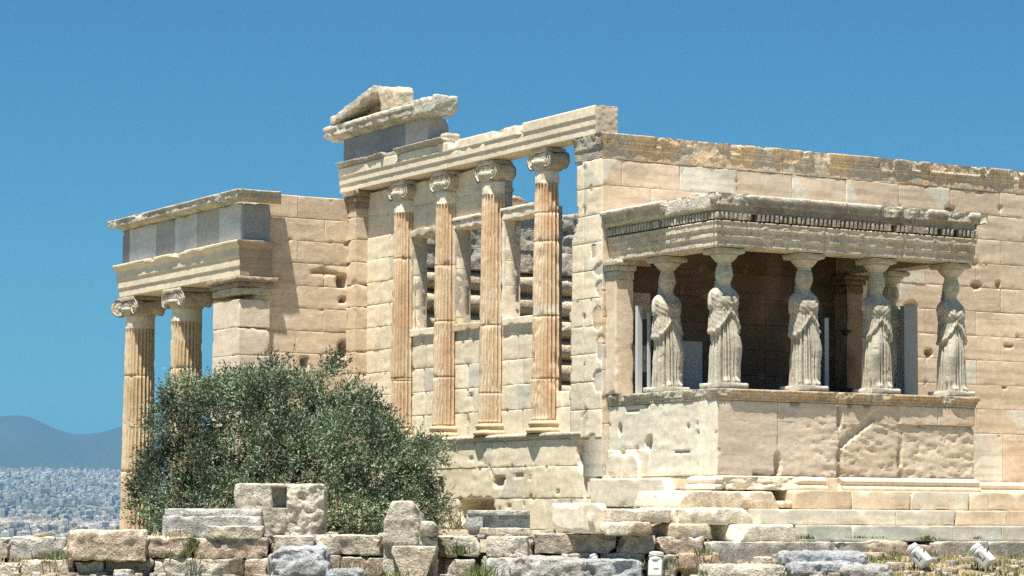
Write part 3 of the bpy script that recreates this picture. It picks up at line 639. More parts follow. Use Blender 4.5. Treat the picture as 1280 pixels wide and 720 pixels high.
# architrave of the west front, three lengths with different tops
def fasc(h, t=.02, w=.6): return [(0, 0), (w, 0), (w, .155), (w-.008, .165), (w+t, .168), (w+t, .325), (w+t-.008, .335), (w+2*t, .338), (w+2*t, min(h, .5)), (w+2*t, h), (0, h)]
mb = MB()
sweep(mb, fasc(.54, .018, .42), (.42, 0, 6.588), Y_, WEST, .19, 2.88, res=.05, er=.004, cap=False, seed=231, col=CREAM*A(1.02, 1.0, .95), close=True, amp=.1)
sweep(mb, fasc(.53, .018, .5), (.5, 0, 6.588), Y_, WEST, 2.885, 6.0, res=.04, er=.005, bite=.02, bitemin=.46, bitef=2.5, seed=232, col=CREAM*A(1.02, 1.0, .95), close=True, joints=[4.45], bite_s=[(3.0, .18, .08, .36), (5.7, .3, .06, .42), (3.85, .35, .05, .42)])
sweep(mb, fasc(.54, .018), (.6, 0, 6.588), Y_, WEST, 6.005, 10.95, res=.05, er=.005, seed=233, col=CREAM*A(1.0, .98, .93), close=True, joints=[8.3], bite_s=[(8.15, .12, .12, .4), (6.5, .3, .05, .4)])
abox(mb, -.03, .425, .15, .2, 6.59, 7.125, res=.02, r0=.008, chip=.02, rough=.016, col=A(.56, .47, .36), seed=234)
abox(mb, .05, .4, 6.15, 6.42, 7.25, 7.36, res=.04, r0=.03, chip=.06, col=A(.66, .56, .42), seed=235)
mb.build('architrave', M_WALL, temple)
mb = MB(); AC = [(0, 0), (.02, .01), (.05, .05), (.11, .085), (.12, .12), (.0, .12)]
sweep(mb, AC, (.0, 0, 7.13), Y_, WEST, 6.1, 8.2, res=.04, er=.01, seed=236, col=A(.5, .46, .38)); sweep(mb, AC, (.0, 0, 7.13), Y_, WEST, 8.75, 10.95, res=.04, er=.014, bite=.06, bitemin=.04, seed=237, col=A(.46, .42, .35))
abox(mb, .002, .55, 6.1, 10.93, 7.131, 7.248, res=.08, col=A(.5, .45, .36), seed=238)
mb.build('architrave_crown', M_ROUGH, temple)
mb = MB()
abox(mb, .06, .55, 7.95, 10.9, 7.25, 7.79, res=.07, r0=.006, chip=.015, rough=.002, col=A(.25, .265, .28), seed=241, amp=.25); abox(mb, .05, .55, 6.95, 7.94, 7.25, 7.79, res=.05, r0=.008, chip=.03, col=A(.5, .48, .44), seed=242)
mb.build('frieze', M_WALL, temple)
mb = MB(); WC = [(0, 0), (.1, .01), (.13, .04), (.45, .09), (.47, .07), (.48, .11), (.48, .2), (.52, .22), (.53, .29), (.4, .33), (0, .34)]
sweep(mb, [(o_*.48, z_) for o_, z_ in WC], (.06, 0, 7.79), Y_, WEST, 7.2, 11.45, res=.04, er=.04, bite=.06, bitemin=.14, bitef=1.5, seed=251, joints=[8.4, 9.3, 10.4], colfn=cc(251, A(.58, .53, .43)), drop=.06, bitecol=A(.6, .53, .4))
abox(mb, .07, .55, 7.2, 11.4, 7.792, 8.10, res=.08, r0=.03, chip=.06, col=A(.55, .5, .4), seed=252)
rbox(mb, A(.12, 7.0, 7.97), Y_, X_, ZH, (1.5, .56, .38), res=.04, r0=.05, chip=.12, rough=.02, col=A(.60, .56, .47), seed=253, dark=.25, knock=[(-1, 0, -.3, .72, .06), (0, -1, -1.2, .38, .06), (1, -.6, .8, .72, .06)])
mb.build('cornice', M_ROUGH, temple)
mb = MB()
a, c = A(.08, 11.0, 8.18), A(.08, 9.05, 8.58); d = (c-a)/np.linalg.norm(c-a); q = np.cross(d, X_); q = q if q[2] > 0 else -q
rbox(mb, (a+c)/2+q*.02, d, X_, q, (np.linalg.norm(c-a)+.2, .55, .21), res=.04, r0=.03, chip=.09, rough=.02, col=A(.62, .56, .45), seed=261, dark=.3, knock=[(1, 0, -.2, 1.3, .05)])
rbox(mb, A(.14, 8.55, 8.34), Y_, X_, ZH, (.85, .45, .56), res=.04, r0=.05, chip=.14, rough=.02, col=A(.64, .53, .38), seed=262, knock=[(-1, 0, .8, .42, .05)])
rbox(mb, A(.42, 9.6, 8.30), Y_, X_, ZH, (2.0, .35, .42), res=.05, col=A(.6, .5, .36), seed=263, knock=[(1, 0, 3.9, .28, .02)])
mb.build('pediment', M_ROUGH, temple)

# ---- north wall: rough inner face seen through the windows, outer length behind the tree
NWB = courses([-3.1, -2.4, -1.7, -1.0, -.4]+[.1+.49*k for k in range(14)], 1.3, .9, 12.5, [1.4, 2.0], lambda a, c, z0, z1, r: (A(.66, .55, .41) if z1 < 5.2 else A(.64, .58, .48))*r.uniform(.88, 1.08), 7, dep=.03, rough=.02, patch=0)
f0 = ashlar(NWB, 271, gd=.05, chip=.1)
def nwfn(Sx, Z, P):
    D, C = f0(Sx, Z, P)
    t = ((Z-.1)/.49) % 1.0; D = D-.30*np.abs(2*t-1)**3.0*(Z < 5.0)*(Z > 1.9)*(.6+.8*fbm(P*1.1, 273, 2))
    D = D+(fbm(P*6.5, 275, 3)-.5)*.10*(Z > 5.25)*(fbm(P*1.2, 277, 2) > .42); C = C*(1-.08*(Z > 5.25)[:, None])
    return D, C
ss, zz = blines(NWB, .05); mb = MB()
relief(mb, (0, 10.2, 0), X_, SOUTH, ss, zz, nwfn, mask=lambda s, z: z < 6.42+(fbm(np.stack([s*1.5, z*0, z*0], -1), 279, 2)-.5)*.25, thick=.4)
rbox(mb, A(3.9, 10.4, 6.55), X_, Y_, ZH, (1.5, .5, .4), res=.05, r0=.05, chip=.1, rough=.02, col=A(.58, .4, .25), seed=281, knock=[(1, 0, 1.2, .3, .04), (-1, 0, 1.6, .5, .04)])
mb.build('north_wall', M_ROUGH, temple)
PWB = courses([-3.1, -2.2, -1.2, -.4]+[.05+.49*k for k in range(14)], 1.3, -2.2, .3, [-1.2, -.55], lambda a, c, z0, z1, r: (PINK*.75+WARM*.25)*r.uniform(.9, 1.07), 9, dep=.004, patch=.0)
f0 = holes(ashlar(PWB, 291, gd=.03, chip=.06, streak=.14), [(ony(380, 453, 10.55)[0], ony(380, 453, 10.55)[2], .09, .1, .3, 8), (ony(427, 352, 10.55)[0], ony(427, 352, 10.55)[2], .12, .14, .3, 4), (-.08, ony(437, 437, 10.55)[2], .1, .18, .3), (-.1, ony(437, 376, 10.55)[2], .08, .05, .2), (ony(405, 341, 10.55)[0], ony(405, 341, 10.55)[2], .35, .05, .05)], 293, A(.4, .26, .16))
ss, zz = blines(PWB, .05); mb = MB(); relief(mb, (0, 10.55, 0), X_, SOUTH, ss, zz, f0, thick=.5)
mb.build('porch_back_wall', M_WALL, temple)

# ---- tall north porch
NX, NY0, NY1, NZ = -2.6, 10.45, 17.45, 4.59
mb = MB()
for k in range(12):
    za = -3.1+.60*k; zb = min(za+.60, 4.2)
    abox(mb, NX, -1.88, NY0, 11.85, za, zb-.004, res=.06, r0=.01, chip=.035, col=(CREAM*.62+PINK*.38)*random.Random(k).uniform(.92, 1.06), seed=300+k, streak=.1)
o = mb.build('corner_pier', M_WALL, temple)
mb = MB()
for (e, za, zb) in ((.02, 4.2, 4.36), (.06, 4.362, 4.47), (.12, 4.472, 4.586)): abox(mb, NX-e, -1.86+e, NY0-e, 11.85+e, za, zb, res=.05, r0=.02, chip=.06, rough=.012, col=A(.58, .5, .38) if e < .05 else A(.42, .34, .24), seed=int(e*100)+320, dark=.3)
mb.build('capital', M_ROUGH, o)
NA = lambda ww: [(0, 0), (ww, 0), (ww, .19), (ww-.006, .2), (ww+.02, .205), (ww+.02, .4), (ww+.014, .41), (ww+.04, .415), (ww+.04, .62), (ww+.07, .64), (ww+.12, .70), (ww+.13, .77), (0, .77)]
mb = MB()
sweep(mb, NA(.7), (NX+.7, NY0+.7, NZ), Y_, WEST, 0, 5.6, res=.05, m0=1, m1=1, er=.006, bite=.05, bitemin=.7, seed=331, joints=[2.0, 4.4], col=CREAM*A(.98, .96, .9), close=True, streak=.08)
sweep(mb, NA(.7), (NX+.7, NY0+.7, NZ), X_, SOUTH, 0, .05, res=.05, m0=1, er=.012, seed=332, col=A(.5, .38, .26), close=True)
sweep(mb, NA(.7), (NX+.7, NY1-.7, NZ), X_, Y_, 0, 9, res=.2, m0=1, er=.01, seed=333, col=A(.5, .44, .34), close=True)
mb.build('porch_architrave', M_WALL, temple)
mb = MB()
fr = [(10.55, 11.7, A(.60, .61, .61)), (11.72, 12.9, A(.44, .43, .41)), (12.92, 14.2, A(.60, .61, .615)), (14.22, 15.3, A(.41, .41, .40)), (15.32, 16.95, A(.60, .61, .615)), (16.97, 17.4, A(.3, .3, .3))]
for k, (a, c, q) in enumerate(fr): abox(mb, NX+.05+(.012 if k % 2 else 0), NX+.6, a, c, NZ+.772, NZ+1.6, res=.06, r0=.006, chip=.03, col=q, seed=340+k)
abox(mb, NX+.07, -1.88, 10.49, 10.95, NZ+.772, NZ+1.598, res=.06, r0=.01, chip=.03, col=A(.36, .365, .36), seed=350)
mb.build('porch_frieze', M_WALL, temple)
mb = MB(); NC = [(0, 0), (.08, .01), (.1, .03), (.33, .06), (.35, .04), (.36, .08), (.36, .16), (.39, .175), (.40, .22), (.28, .24), (0, .25)]
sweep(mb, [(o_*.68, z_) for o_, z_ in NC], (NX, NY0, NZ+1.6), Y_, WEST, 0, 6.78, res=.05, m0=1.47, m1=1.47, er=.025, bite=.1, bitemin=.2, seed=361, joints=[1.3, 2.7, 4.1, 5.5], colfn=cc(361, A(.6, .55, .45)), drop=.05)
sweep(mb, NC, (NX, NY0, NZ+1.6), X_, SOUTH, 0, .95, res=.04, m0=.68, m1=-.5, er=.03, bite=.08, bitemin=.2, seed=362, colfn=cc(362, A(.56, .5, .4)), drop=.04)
mb.build('porch_cornice', M_ROUGH, temple)
mb = MB(); abox(mb, NX+.05, 7, NY0+.52, 17.4, NZ+1.601, NZ+1.83, res=.3, col=A(.56, .5, .4), seed=365); mb.build('porch_roof', M_ROUGH, temple)
for k, y in enumerate((17.0, 14.2)):
    O = A(-2.22, y, 0); mb = MB()
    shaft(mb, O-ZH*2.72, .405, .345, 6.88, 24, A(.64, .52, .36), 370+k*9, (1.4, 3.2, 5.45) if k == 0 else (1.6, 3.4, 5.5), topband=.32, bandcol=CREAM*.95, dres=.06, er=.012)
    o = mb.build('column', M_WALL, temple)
    mb = MB(); lathe(mb, O-ZH*3.1, [(0, 0), (.56, 0), (.58, .06), (.55, .13), (.48, .16), (.47, .2), (.52, .25), (.53, .3), (.47, .35), (.4, .38)], 40, A(.58, .5, .38), 375+k); mb.build('base', M_WALL, o)
    mb = MB(); ionic(mb, O+ZH*4.13, WEST, .345, .455, 380+k*4, A(.58, .51, .40), corner=(-1, 1, 0) if k == 0 else None); mb.build('capital', M_ROUGH, o)

# ================================================================== the six statues that carry the porch
def statue_mesh(mirror, seed):
    """standing draped woman, one continuous figure; local origin at the sole, facing -y; bent leg on +x (mirrored: -x)"""
    mb = MB(); na = 168
    zz = lines(0, 2.04, .0135, (.0,))
    th = np.linspace(0, 2*math.pi, na+1)[:-1]                  # th=0 is the front (-y), +90 deg is +x
    T, Z = np.meshgrid(th, zz, indexing='ij')
    def I(xs, ys): return np.interp(Z, xs, ys)
    hw = I([0, .05, .3, .65, .95, 1.1, 1.24, 1.38, 1.48, 1.545, 1.60, 1.645, 1.68, 1.715, 1.74, 1.79, 1.88, 1.96, 2.02, 2.04],
           [.30, .295, .285, .285, .292, .285, .265, .275, .295, .292, .25, .18, .135, .125, .122, .132, .136, .128, .115, .10])
    hw = hw*np.where(Z < 1.62, .97, 1.0)
    hd = I([0, .05, .3, .65, .95, 1.1, 1.24, 1.38, 1.48, 1.545, 1.60, 1.645, 1.68, 1.715, 1.74, 1.79, 1.88, 1.96, 2.02, 2.04],
           [.235, .23, .22, .215, .215, .21, .195, .20, .19, .16, .134, .11, .092, .086, .10, .122, .128, .122, .108, .098])
    cx = I([0, .6, 1.0, 1.4, 1.6, 1.72, 2.04], [0, .01, -.012, 0, .0, 0.0, 0.0]); cy = I([0, .8, 1.4, 1.6, 1.72, 1.8, 2.04], [0, 0, .01, .03, .02, -.005, 0])
    ex = I([0, 1.2, 1.5, 1.66, 2.04], [2.5, 2.4, 2.6, 2.1, 2.0])
    sx, cs = np.sin(T), np.cos(T)
    R = (np.abs(sx/hw)**ex+np.abs(cs/hd)**ex)**(-1/ex)
    wr = lambda a: (a+math.pi) % (2*math.pi)-math.pi
    g = lambda t0, z0, wt, wz: np.exp(-(wr(T-t0)/wt)**2-((Z-z0)/wz)**2)
    # bent leg: thigh, knee and shin push the cloth forward on +x
    kc = np.interp(Z, [0, .1, .62, 1.0], [.95, .9, .62, .62])
    leg = np.exp(-(wr(T-kc)/.44)**2)*np.interp(Z, [0, .1, .3, .62, .8, 1.02, 1.15], [.0, .0, .012, .062, .052, .02, 0])
    R = R+leg
    smooth = sst(.62, .30, np.abs(wr(T-kc-.02)))*sst(.06, .2, Z)*sst(1.16, 1.05, Z)
    # long folds of the skirt
    u = T*1.0+.05*np.sin(3*Z)+.03*np.sin(T*5); f = np.abs(np.sin(u*9.0)); f2 = np.abs(np.sin(u*14.5+1.1))
    fold = (.6*(1-f)**1.6+.4*(1-f2)**1.4)*1.15
    hem = .98+.22*np.exp(-(wr(T-.12)/.55)**2)-.13*sst(.5, 1.5, np.abs(wr(T-.12)))+.012*np.sin(T*17)
    below = sst(hem+.006, hem-.006, Z); 
    R = R-.058*fold*(1-.93*smooth)*below*sst(1.3, .9, Z)
    R = R-.034*below*sst(hem-.42, hem-.02, Z)
    # overfold and blouse: pouch over the belt, curved drapery lines, breasts
    up = 1-below
    R = R+up*.02*np.exp(-((Z-hem-.03)/.05)**2)
    cur = Z+.20*np.cos(wr(T))-.05*np.abs(wr(T))
    R = R-up*.008*np.abs(np.sin(cur*34+1.2*np.sin(T*3)))*sst(1.62, 1.5, Z)*sst(1.2, 1.28, Z)
    R = R-up*.017*np.abs(np.sin(T*12+Z*3))*sst(1.36, 1.22, Z)
    R = R+.022*g(-.5, 1.40, .32, .085)+.022*g(.5, 1.40, .32, .085)
    # neckline, feet, hair mass on the nape
    R = R+.03*g(math.pi, 1.72, .9, .12)+.02*g(math.pi, 1.86, 1.1, .1)
    R = R+(.075*g(.42, .035, .22, .05)+.085*g(-.42, .03, .2, .045))
    # face on the front of the head
    R = R+.024*g(0, 1.835, .13, .022)+.014*g(0, 1.865, .10, .03)-.014*g(-.36, 1.868, .17, .016)-.014*g(.36, 1.868, .17, .016)
    R = R+.010*g(0, 1.79, .22, .010)+.012*g(0, 1.752, .25, .016)-.008*g(0, 1.775, .2, .006)-.006*g(0, 1.803, .25, .008)
    hair = sst(1.885, 1.91, Z+.05*sst(.6, 1.3, np.abs(wr(T)))*1.6)*(Z > 1.74)
    R = R+hair*(.014+.005*np.sin(T*20))
    P0 = np.stack([cx+R*sx, cy-R*cs, Z], -1).reshape(-1, 3)
    R = R-(fbm(P0*16+seed, seed, 3)-.5).reshape(R.shape)*.007-.016*sst(.66, .78, fbm(P0*6+seed, seed+3, 3)).reshape(R.shape)*(Z < 1.65)
    x, y = cx+R*sx, cy-R*cs
    sg = -1 if mirror else 1
    P = np.stack([x*sg, y, Z], -1).reshape(-1, 3)
    idx = np.arange(T.size).reshape(T.shape); i2 = np.roll(idx, -1, 0)
    F = np.stack([idx[:, :-1], i2[:, :-1], i2[:, 1:], idx[:, 1:]], -1).reshape(-1, 4)
    if not mirror: pass
    else: F = F[:, ::-1]
    base = A(.51, .47, .385)
    def sc(P, s): 
        C = tint(P*1.3, base, s, .16, 0, .0, warm=.12); k = (.45*sst(.5, .66, fbm(P*A(5, 5, 1.6)+3, s+5, 3)))[:, None]; return C*(1-k)+k*A(.33, .29, .22)
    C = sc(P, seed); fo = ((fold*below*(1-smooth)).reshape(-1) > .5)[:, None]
    C = np.where(fo, C*.35+A(.2, .165, .115)*.65, C); dg = ((up*np.abs(np.sin(cur*34+1.2*np.sin(T*3)))).reshape(-1) > .86)[:, None] & (Z.reshape(-1) < 1.56)[:, None]; C = np.where(dg, C*.6+A(.2, .17, .12)*.4, C)  # crease shade painted dark into skirt folds and chest drapery
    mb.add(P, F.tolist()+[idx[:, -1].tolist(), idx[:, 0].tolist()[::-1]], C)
    # broken upper arms
    def tube(pts, rad, n=18, s=0):
        pts = np.array(pts, float); pts[:, 0] *= sg; V = []; m = len(pts)
        for k in range(m):
            d = pts[min(k+1, m-1)]-pts[max(k-1, 0)]; d /= np.linalg.norm(d); a = np.cross(d, A(0, 1, .01)); a /= np.linalg.norm(a); b2 = np.cross(d, a)
            for q in range(n): V.append(pts[k]+rad[k]*(math.cos(2*math.pi*q/n)*a+math.sin(2*math.pi*q/n)*b2))
        V = np.array(V); V = V+(fbm(V*14, s, 2)-.5)[:, None]*.012
        Fq = [[k*n+q, k*n+(q+1) % n, (k+1)*n+(q+1) % n, (k+1)*n+q] for k in range(m-1) for q in range(n)]+[list(range(n))[::-1], list(range((m-1)*n, m*n))]
        mb.add(V, Fq, sc(V, s))
    tube([(-.20, .03, 1.585), (-.235, .03, 1.53), (-.258, .03, 1.45), (-.265, .03, 1.36), (-.268, .02, 1.27)], [.05, .058, .055, .05, .046], s=seed+1)
    tube([(.20, .03, 1.585), (.232, .03, 1.53), (.25, .03, 1.45), (.255, .03, 1.39)], [.05, .057, .052, .046], s=seed+2)
    body = mb
    hb = MB(); mb2 = mb
    # heavy plaits: down the back and two tresses over the shoulders
    def tress(pts, rad, n=12):
        pts = np.array(pts, float); t = np.linspace(0, 1, len(pts)); tt = np.linspace(0, 1, 26); q = np.stack([np.interp(tt, t, pts[:, k]) for k in range(3)], 1); q[:, 0] *= sg
        rr = np.interp(tt, t, rad)*(1+.16*np.sin(tt*60)); V = []
        for k in range(26):
            d = q[min(k+1, 25)]-q[max(k-1, 0)]; d /= np.linalg.norm(d); a = np.cross(d, A(.3, 1, .1)); a /= np.linalg.norm(a); b2 = np.cross(d, a)
            for j in range(n): V.append(q[k]+rr[k]*(math.cos(2*math.pi*j/n)*a+math.sin(2*math.pi*j/n)*b2))
        Fq = [[k*n+j, k*n+(j+1) % n, (k+1)*n+(j+1) % n, (k+1)*n+j] for k in range(25) for j in range(n)]+[list(range(n))[::-1], list(range(25*n, 26*n))]
        hb.add(np.array(V), Fq, sc(np.array(V), 5)*.92)
    for s_ in (-1, 1): tress([(s_*.09, .05, 1.86), (s_*.105, .04, 1.76), (s_*.115, .0, 1.66), (s_*.13, -.09, 1.58), (s_*.135, -.15, 1.49)], [.03, .032, .03, .026, .016])
    tress([(0, .13, 1.9), (0, .15, 1.75), (0, .17, 1.6), (0, .18, 1.4), (0, .18, 1.25)], [.06, .085, .09, .085, .05])
    return body, hb
def statue_capital():
    mb = MB()
    lathe(mb, A(0, 0, 2.03), [(.10, 0), (.125, .01), (.13, .03), (.12, .045), (.15, .075), (.19, .12), (.225, .165), (.235, .185), (.22, .2)], 60, A(.48, .44, .36), 3, .008, mod=lambda t, z, r: .012*np.abs(np.sin(t*12))*sst(.04, .1, z), dark=.3)
    rbox(mb, A(0, 0, 2.275), X_, Y_, ZH, (.56, .56, .10), res=.04, r0=.01, chip=.03, rough=.004, col=A(.5, .46, .37), seed=8, dark=.2)
    return mb
def statue_plinth():
    mb = MB(); rbox(mb, A(0, 0, -.045), X_, Y_, ZH, (.66, .60, .09), res=.05, r0=.01, chip=.03, rough=.004, col=A(.58, .54, .45), seed=9, dark=.1); return mb
SPOTS = [('a', .53, -1.36, 'draped marble statue behind the corner one, bare upper arm hanging, first along the porch side'),
         ('a', .52, -3.17, 'draped marble statue at the near porch corner, deep straight skirt folds and bulging chest'),
         ('a', 2.24, -3.18, 'draped marble statue alone before the darkest stretch of the porch, second along its long front'),
         ('b', 3.87, -3.16, 'draped marble statue with a bare smooth knee, overlapping the one in shade behind it'),
         ('b', 5.60, -3.16, 'draped marble statue at the far porch corner, seen against the sunlit block wall'),
         ('b', 5.62, -1.36, 'draped marble statue in full shade, half hidden behind the front row beside a grey post')]
for k, (kind, x, y, lab) in enumerate(SPOTS):
    # each figure is weathered differently
    body, hair = statue_mesh(kind == 'b', 600+k*13)
    r = thing('statue', (x, y, 1.835), lab, 'statue', 'draped statues carrying the porch roof')
    r['_loc'] = [0, 0, 0]
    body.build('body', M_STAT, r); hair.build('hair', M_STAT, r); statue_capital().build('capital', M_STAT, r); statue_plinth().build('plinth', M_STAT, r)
    r.scale = (1, 1, 1.01); r.rotation_euler.z = (.03, -.02, .0, -.04, .02, 0)[k]

# ================================================================== ground, hills and the far town
RNG = np.random.RandomState(5)
def lerp(x, xs, ys): return np.interp(x, xs, ys)
def terrain(x, y):
    x = np.asarray(x, float); y = np.asarray(y, float)
    dx, dy = x-CAM[0], y-CAM[1]; a = dx*RH[0]+dy*RH[1]; d = dx*FH[0]+dy*FH[1]; r = np.hypot(dx, dy)
    front = lerp(d, [-60, 0, 20, 36, 41.5, 44.0, 46, 60], [-3, -2.1, -2.0, -1.75, -1.50, -1.14, -1.25, -1.3])
    left = lerp(d, [-60, 0, 20, 36, 41, 43.6, 44.8, 48, 60], [-3, -2.1, -2.0, -1.8, -1.56, -1.50, -1.5, -3.05, -3.15])
    k = sst(2.5, 4.5, a); near = left*(1-k)+front*k
    near = near+(fbm(np.stack([x*.5, y*.5, x*0], -1), 3, 3)-.5)*.16*(d < 60)
    far = lerp(r, [60, 85, 150, 400, 1500, 3500, 5000, 6500, 9000, 12000, 14000, 17000, 30000], [-3.2, -6, -45, -100, -100, -75, -60, -44, 8, 110, 195, 240, 260])
    far = far+(fbm(np.stack([x/900, y/900, x*0], -1), 9, 3)-.5)*lerp(r, [400, 3000, 9000], [0, 16, 60])
    kk = sst(62, 84, r)
    return near*(1-kk)+far*kk
az = np.concatenate([np.radians(np.arange(-180, 10, 4.)), np.radians(np.arange(10, 50, .25)), np.radians(np.arange(50, 180, 4.))])
rr = np.concatenate([[0.0], np.arange(4, 30, 2.), np.arange(30, 52, .35), np.arange(52, 90, 1.5), np.geomspace(90, 30000, 120)])
Aa, Rr = np.meshgrid(az, rr, indexing='ij'); gx = CAM[0]+Rr*np.sin(Aa); gy = CAM[1]+Rr*np.cos(Aa); gz = terrain(gx.ravel(), gy.ravel())
P = np.c_[gx.ravel(), gy.ravel(), gz]; idx = np.arange(Aa.size).reshape(Aa.shape); i2 = np.roll(idx, -1, 0)
F = np.stack([idx[:, :-1], idx[:, 1:], i2[:, 1:], i2[:, :-1]], -1).reshape(-1, 4)
dn = Rr.ravel(); nz = fbm(P*A(.8, .8, .8), 21, 3)[:, None]; nf = fbm(P/400, 22, 3)[:, None]
C = np.where((dn < 100)[:, None], A(.34, .28, .18)*(1-sst(.45, .6, nz))+A(.20, .20, .09)*sst(.45, .6, nz), A(.26, .25, .21)*(1-sst(.45, .62, nf))+A(.10, .12, .07)*sst(.45, .62, nf))
mb = MB(); mb.add(P, F, C)
M_GROUND = stone_mat('dry_earth', .35, 4, .8, .95, 30, .3, .04)
tag(mb.build('ground', M_GROUND), kind='structure')
# mountains beyond the town
us = np.arange(-900, 2400, 12.); vt = np.interp(us, [-900, -500, -200, -60, 0, 20, 40, 60, 80, 100, 120, 147, 220, 320, 480, 700, 1000, 1500, 2400], [560, 535, 548, 530, 524, 522, 527, 536, 543, 545.5, 542, 535, 526, 533, 555, 570, 560, 575, 590])
vt = vt+(fbm(np.stack([us/45, us*0, us*0], -1), 31, 3)-.5)*5
rows = [(14300, .06), (15500, .2), (16600, .42), (17700, .68), (18500, 1.0), (19500, .8), (21500, .0)]
P = []
for k, (u_, v_) in enumerate(zip(us, vt)):
    d = ray(u_, 640); hd = A(d[0], d[1]); hd /= np.linalg.norm(hd)
    top = (638.5-v_+ (u_/1280)*7)/FPX*18500
    for (r_, fz) in rows: P.append([CAM[0]+hd[0]*r_, CAM[1]+hd[1]*r_, 190+(top-190)*fz])
P = np.array(P); n = len(rows)
P[:, 2] += (fbm(P*A(1/1400, 1/1400, 0), 33, 4)-.5)*330*np.tile([0, .5, .8, .6, .0, .5, 0], len(us))
idx = np.arange(len(P)).reshape(-1, n); F = np.stack([idx[:-1, :-1], idx[1:, :-1], idx[1:, 1:], idx[:-1, 1:]], -1).reshape(-1, 4)
mb = MB(); mb.add(P, F[:, ::-1], tint(P/500, A(.055, .07, .05), 3, .3)); tag(mb.build('mountains', M_GROUND), kind='structure')
# the town: small blocks of flats filling the plain
M_CITY = plain_mat('plaster', (1, 1, 1), .9); 
def city_mat():
    mt = bpy.data.materials.new('town_plaster'); mt.use_nodes = True; t = mt.node_tree; b = t.nodes['Principled BSDF']; b.inputs['Roughness'].default_value = .9
    at = t.nodes.new('ShaderNodeAttribute'); at.attribute_name = 'Col'; t.links.new(at.outputs['Color'], b.inputs['Base Color']); return mt
M_CITY = city_mat()
CCOL = [A(.60, .58, .53), A(.50, .47, .41), A(.44, .41, .36), A(.38, .37, .35), A(.46, .38, .31), A(.34, .30, .26), A(.66, .65, .62), A(.28, .27, .26)]
def house(mb, x, y, z, w_, d_, h_, rot, col):
    c, s_ = math.cos(rot), math.sin(rot); pts = []
    def q(lx, ly, lz): return [x+lx*c-ly*s_, y+lx*s_+ly*c, z+lz]
    b0 = len(pts)
    V = [q(i*w_/2, j*d_/2, k) for k in (-6, h_) for (i, j) in ((-1, -1), (1, -1), (1, 1), (-1, 1))]
    F = [[0, 1, 5, 4], [1, 2, 6, 5], [2, 3, 7, 6], [3, 0, 4, 7], [4, 5, 6, 7]]
    mb.add(V, F, np.tile(col, (8, 1)))
    # stair head on the flat roof and dark strips that paint the shade of balconies
    V = [q(i*w_*.18+w_*.1, j*d_*.2, h_+k) for k in (0.02, 2.6) for (i, j) in ((-1, -1), (1, -1), (1, 1), (-1, 1))]
    mb.add(V, F, np.tile(col*.9, (8, 1)))
    fl = int(h_//3.1)
    for f_ in range(fl):
        z0 = 1.2+f_*3.1
        V = [q(-w_*.42, -d_/2-.06, z0), q(w_*.42, -d_/2-.06, z0), q(w_*.42, -d_/2-.06, z0+1.4), q(-w_*.42, -d_/2-.06, z0+1.4)]
        mb.add(V, [[0, 1, 2, 3]], np.tile(A(.10, .11, .13), (4, 1)))
        V = [q(-w_/2-.06, d_*.4, z0), q(-w_/2-.06, -d_*.4, z0), q(-w_/2-.06, -d_*.4, z0+1.3), q(-w_/2-.06, d_*.4, z0+1.3)]
        mb.add(V, [[0, 1, 2, 3]], np.tile(A(.12, .12, .13), (4, 1)))
cand = []
for k in range(11500):
    a_ = math.radians(RNG.uniform(17.8, 23.8)); r_ = math.sqrt(RNG.uniform(4700**2, 14000**2)); cand.append((r_, a_))
cand.sort(); mb = MB(); inview = 0; protos = []; town_things = 0
for k in range(6):
    m_ = MB(); house(m_, 0, 0, 0, RNG.uniform(11, 19), RNG.uniform(10, 16), (9, 12, 15, 15, 18, 21)[k], 0, CCOL[k]); protos.append(m_)
first = [None]*6
for r_, a_ in cand:
    x, y = CAM[0]+r_*math.sin(a_), CAM[1]+r_*math.cos(a_); z = float(terrain(x, y))
    if fbm(A(x/420, y/420, 0)[None], 44, 3)[0] > .58: continue
    dis = .72+.6*float(fbm(A(x/700, y/700, 0)[None], 47, 3)[0])        # parks
    if town_things < 300 and 18.9 < math.degrees(a_) < 21.9 and r_ > 5600:
        q = RNG.randint(6)
        if first[q] is None: o = first[q] = protos[q].build('apartment_block', M_CITY)
        else: o = first[q].copy(); COL.objects.link(o)
        o.location = (x, y, z); o.rotation_euler.z = RNG.uniform(0, 1.5); sc_ = RNG.uniform(.85, 1.2); o.scale = (sc_, sc_, sc_)
        tag(o, 'tiny pale flat-roofed apartment block packed into the nearer edge of the hazy distant town', 'building', 'apartment blocks of the distant town'); town_things += 1
    else:
        house(mb, x, y, z, RNG.uniform(10, 22)*(1 if RNG.rand() < .92 else 2.2), RNG.uniform(9, 16), RNG.choice([6, 9, 12, 15, 15, 18, 21, 27]), RNG.uniform(0, 1.5), CCOL[RNG.randint(8)]*A(1.0, 1.0, .94)*RNG.uniform(.95, 1.25)*dis)
tag(mb.build('distant_town', M_CITY, smooth=False), 'dense pale town houses filling the plain up to the mountain foot', 'town', kind='stuff')
m_ = MB()
p = atd(55, 612, 9500.)
tw = thing('office_tower', (p[0], p[1], terrain(p[0], p[1])), 'tan high-rise block standing out alone above the distant town roofs', 'building')
for (o_, w_, h_) in ((0, 50, 46), (40, 40, 32)):
    m_ = MB(); house(m_, p[0]+o_, p[1]-o_*.4, float(tw['_loc'][2]), w_, 20, h_, .3, A(.5, .42, .3)); m_.build('tower_block', M_CITY, tw, smooth=False)
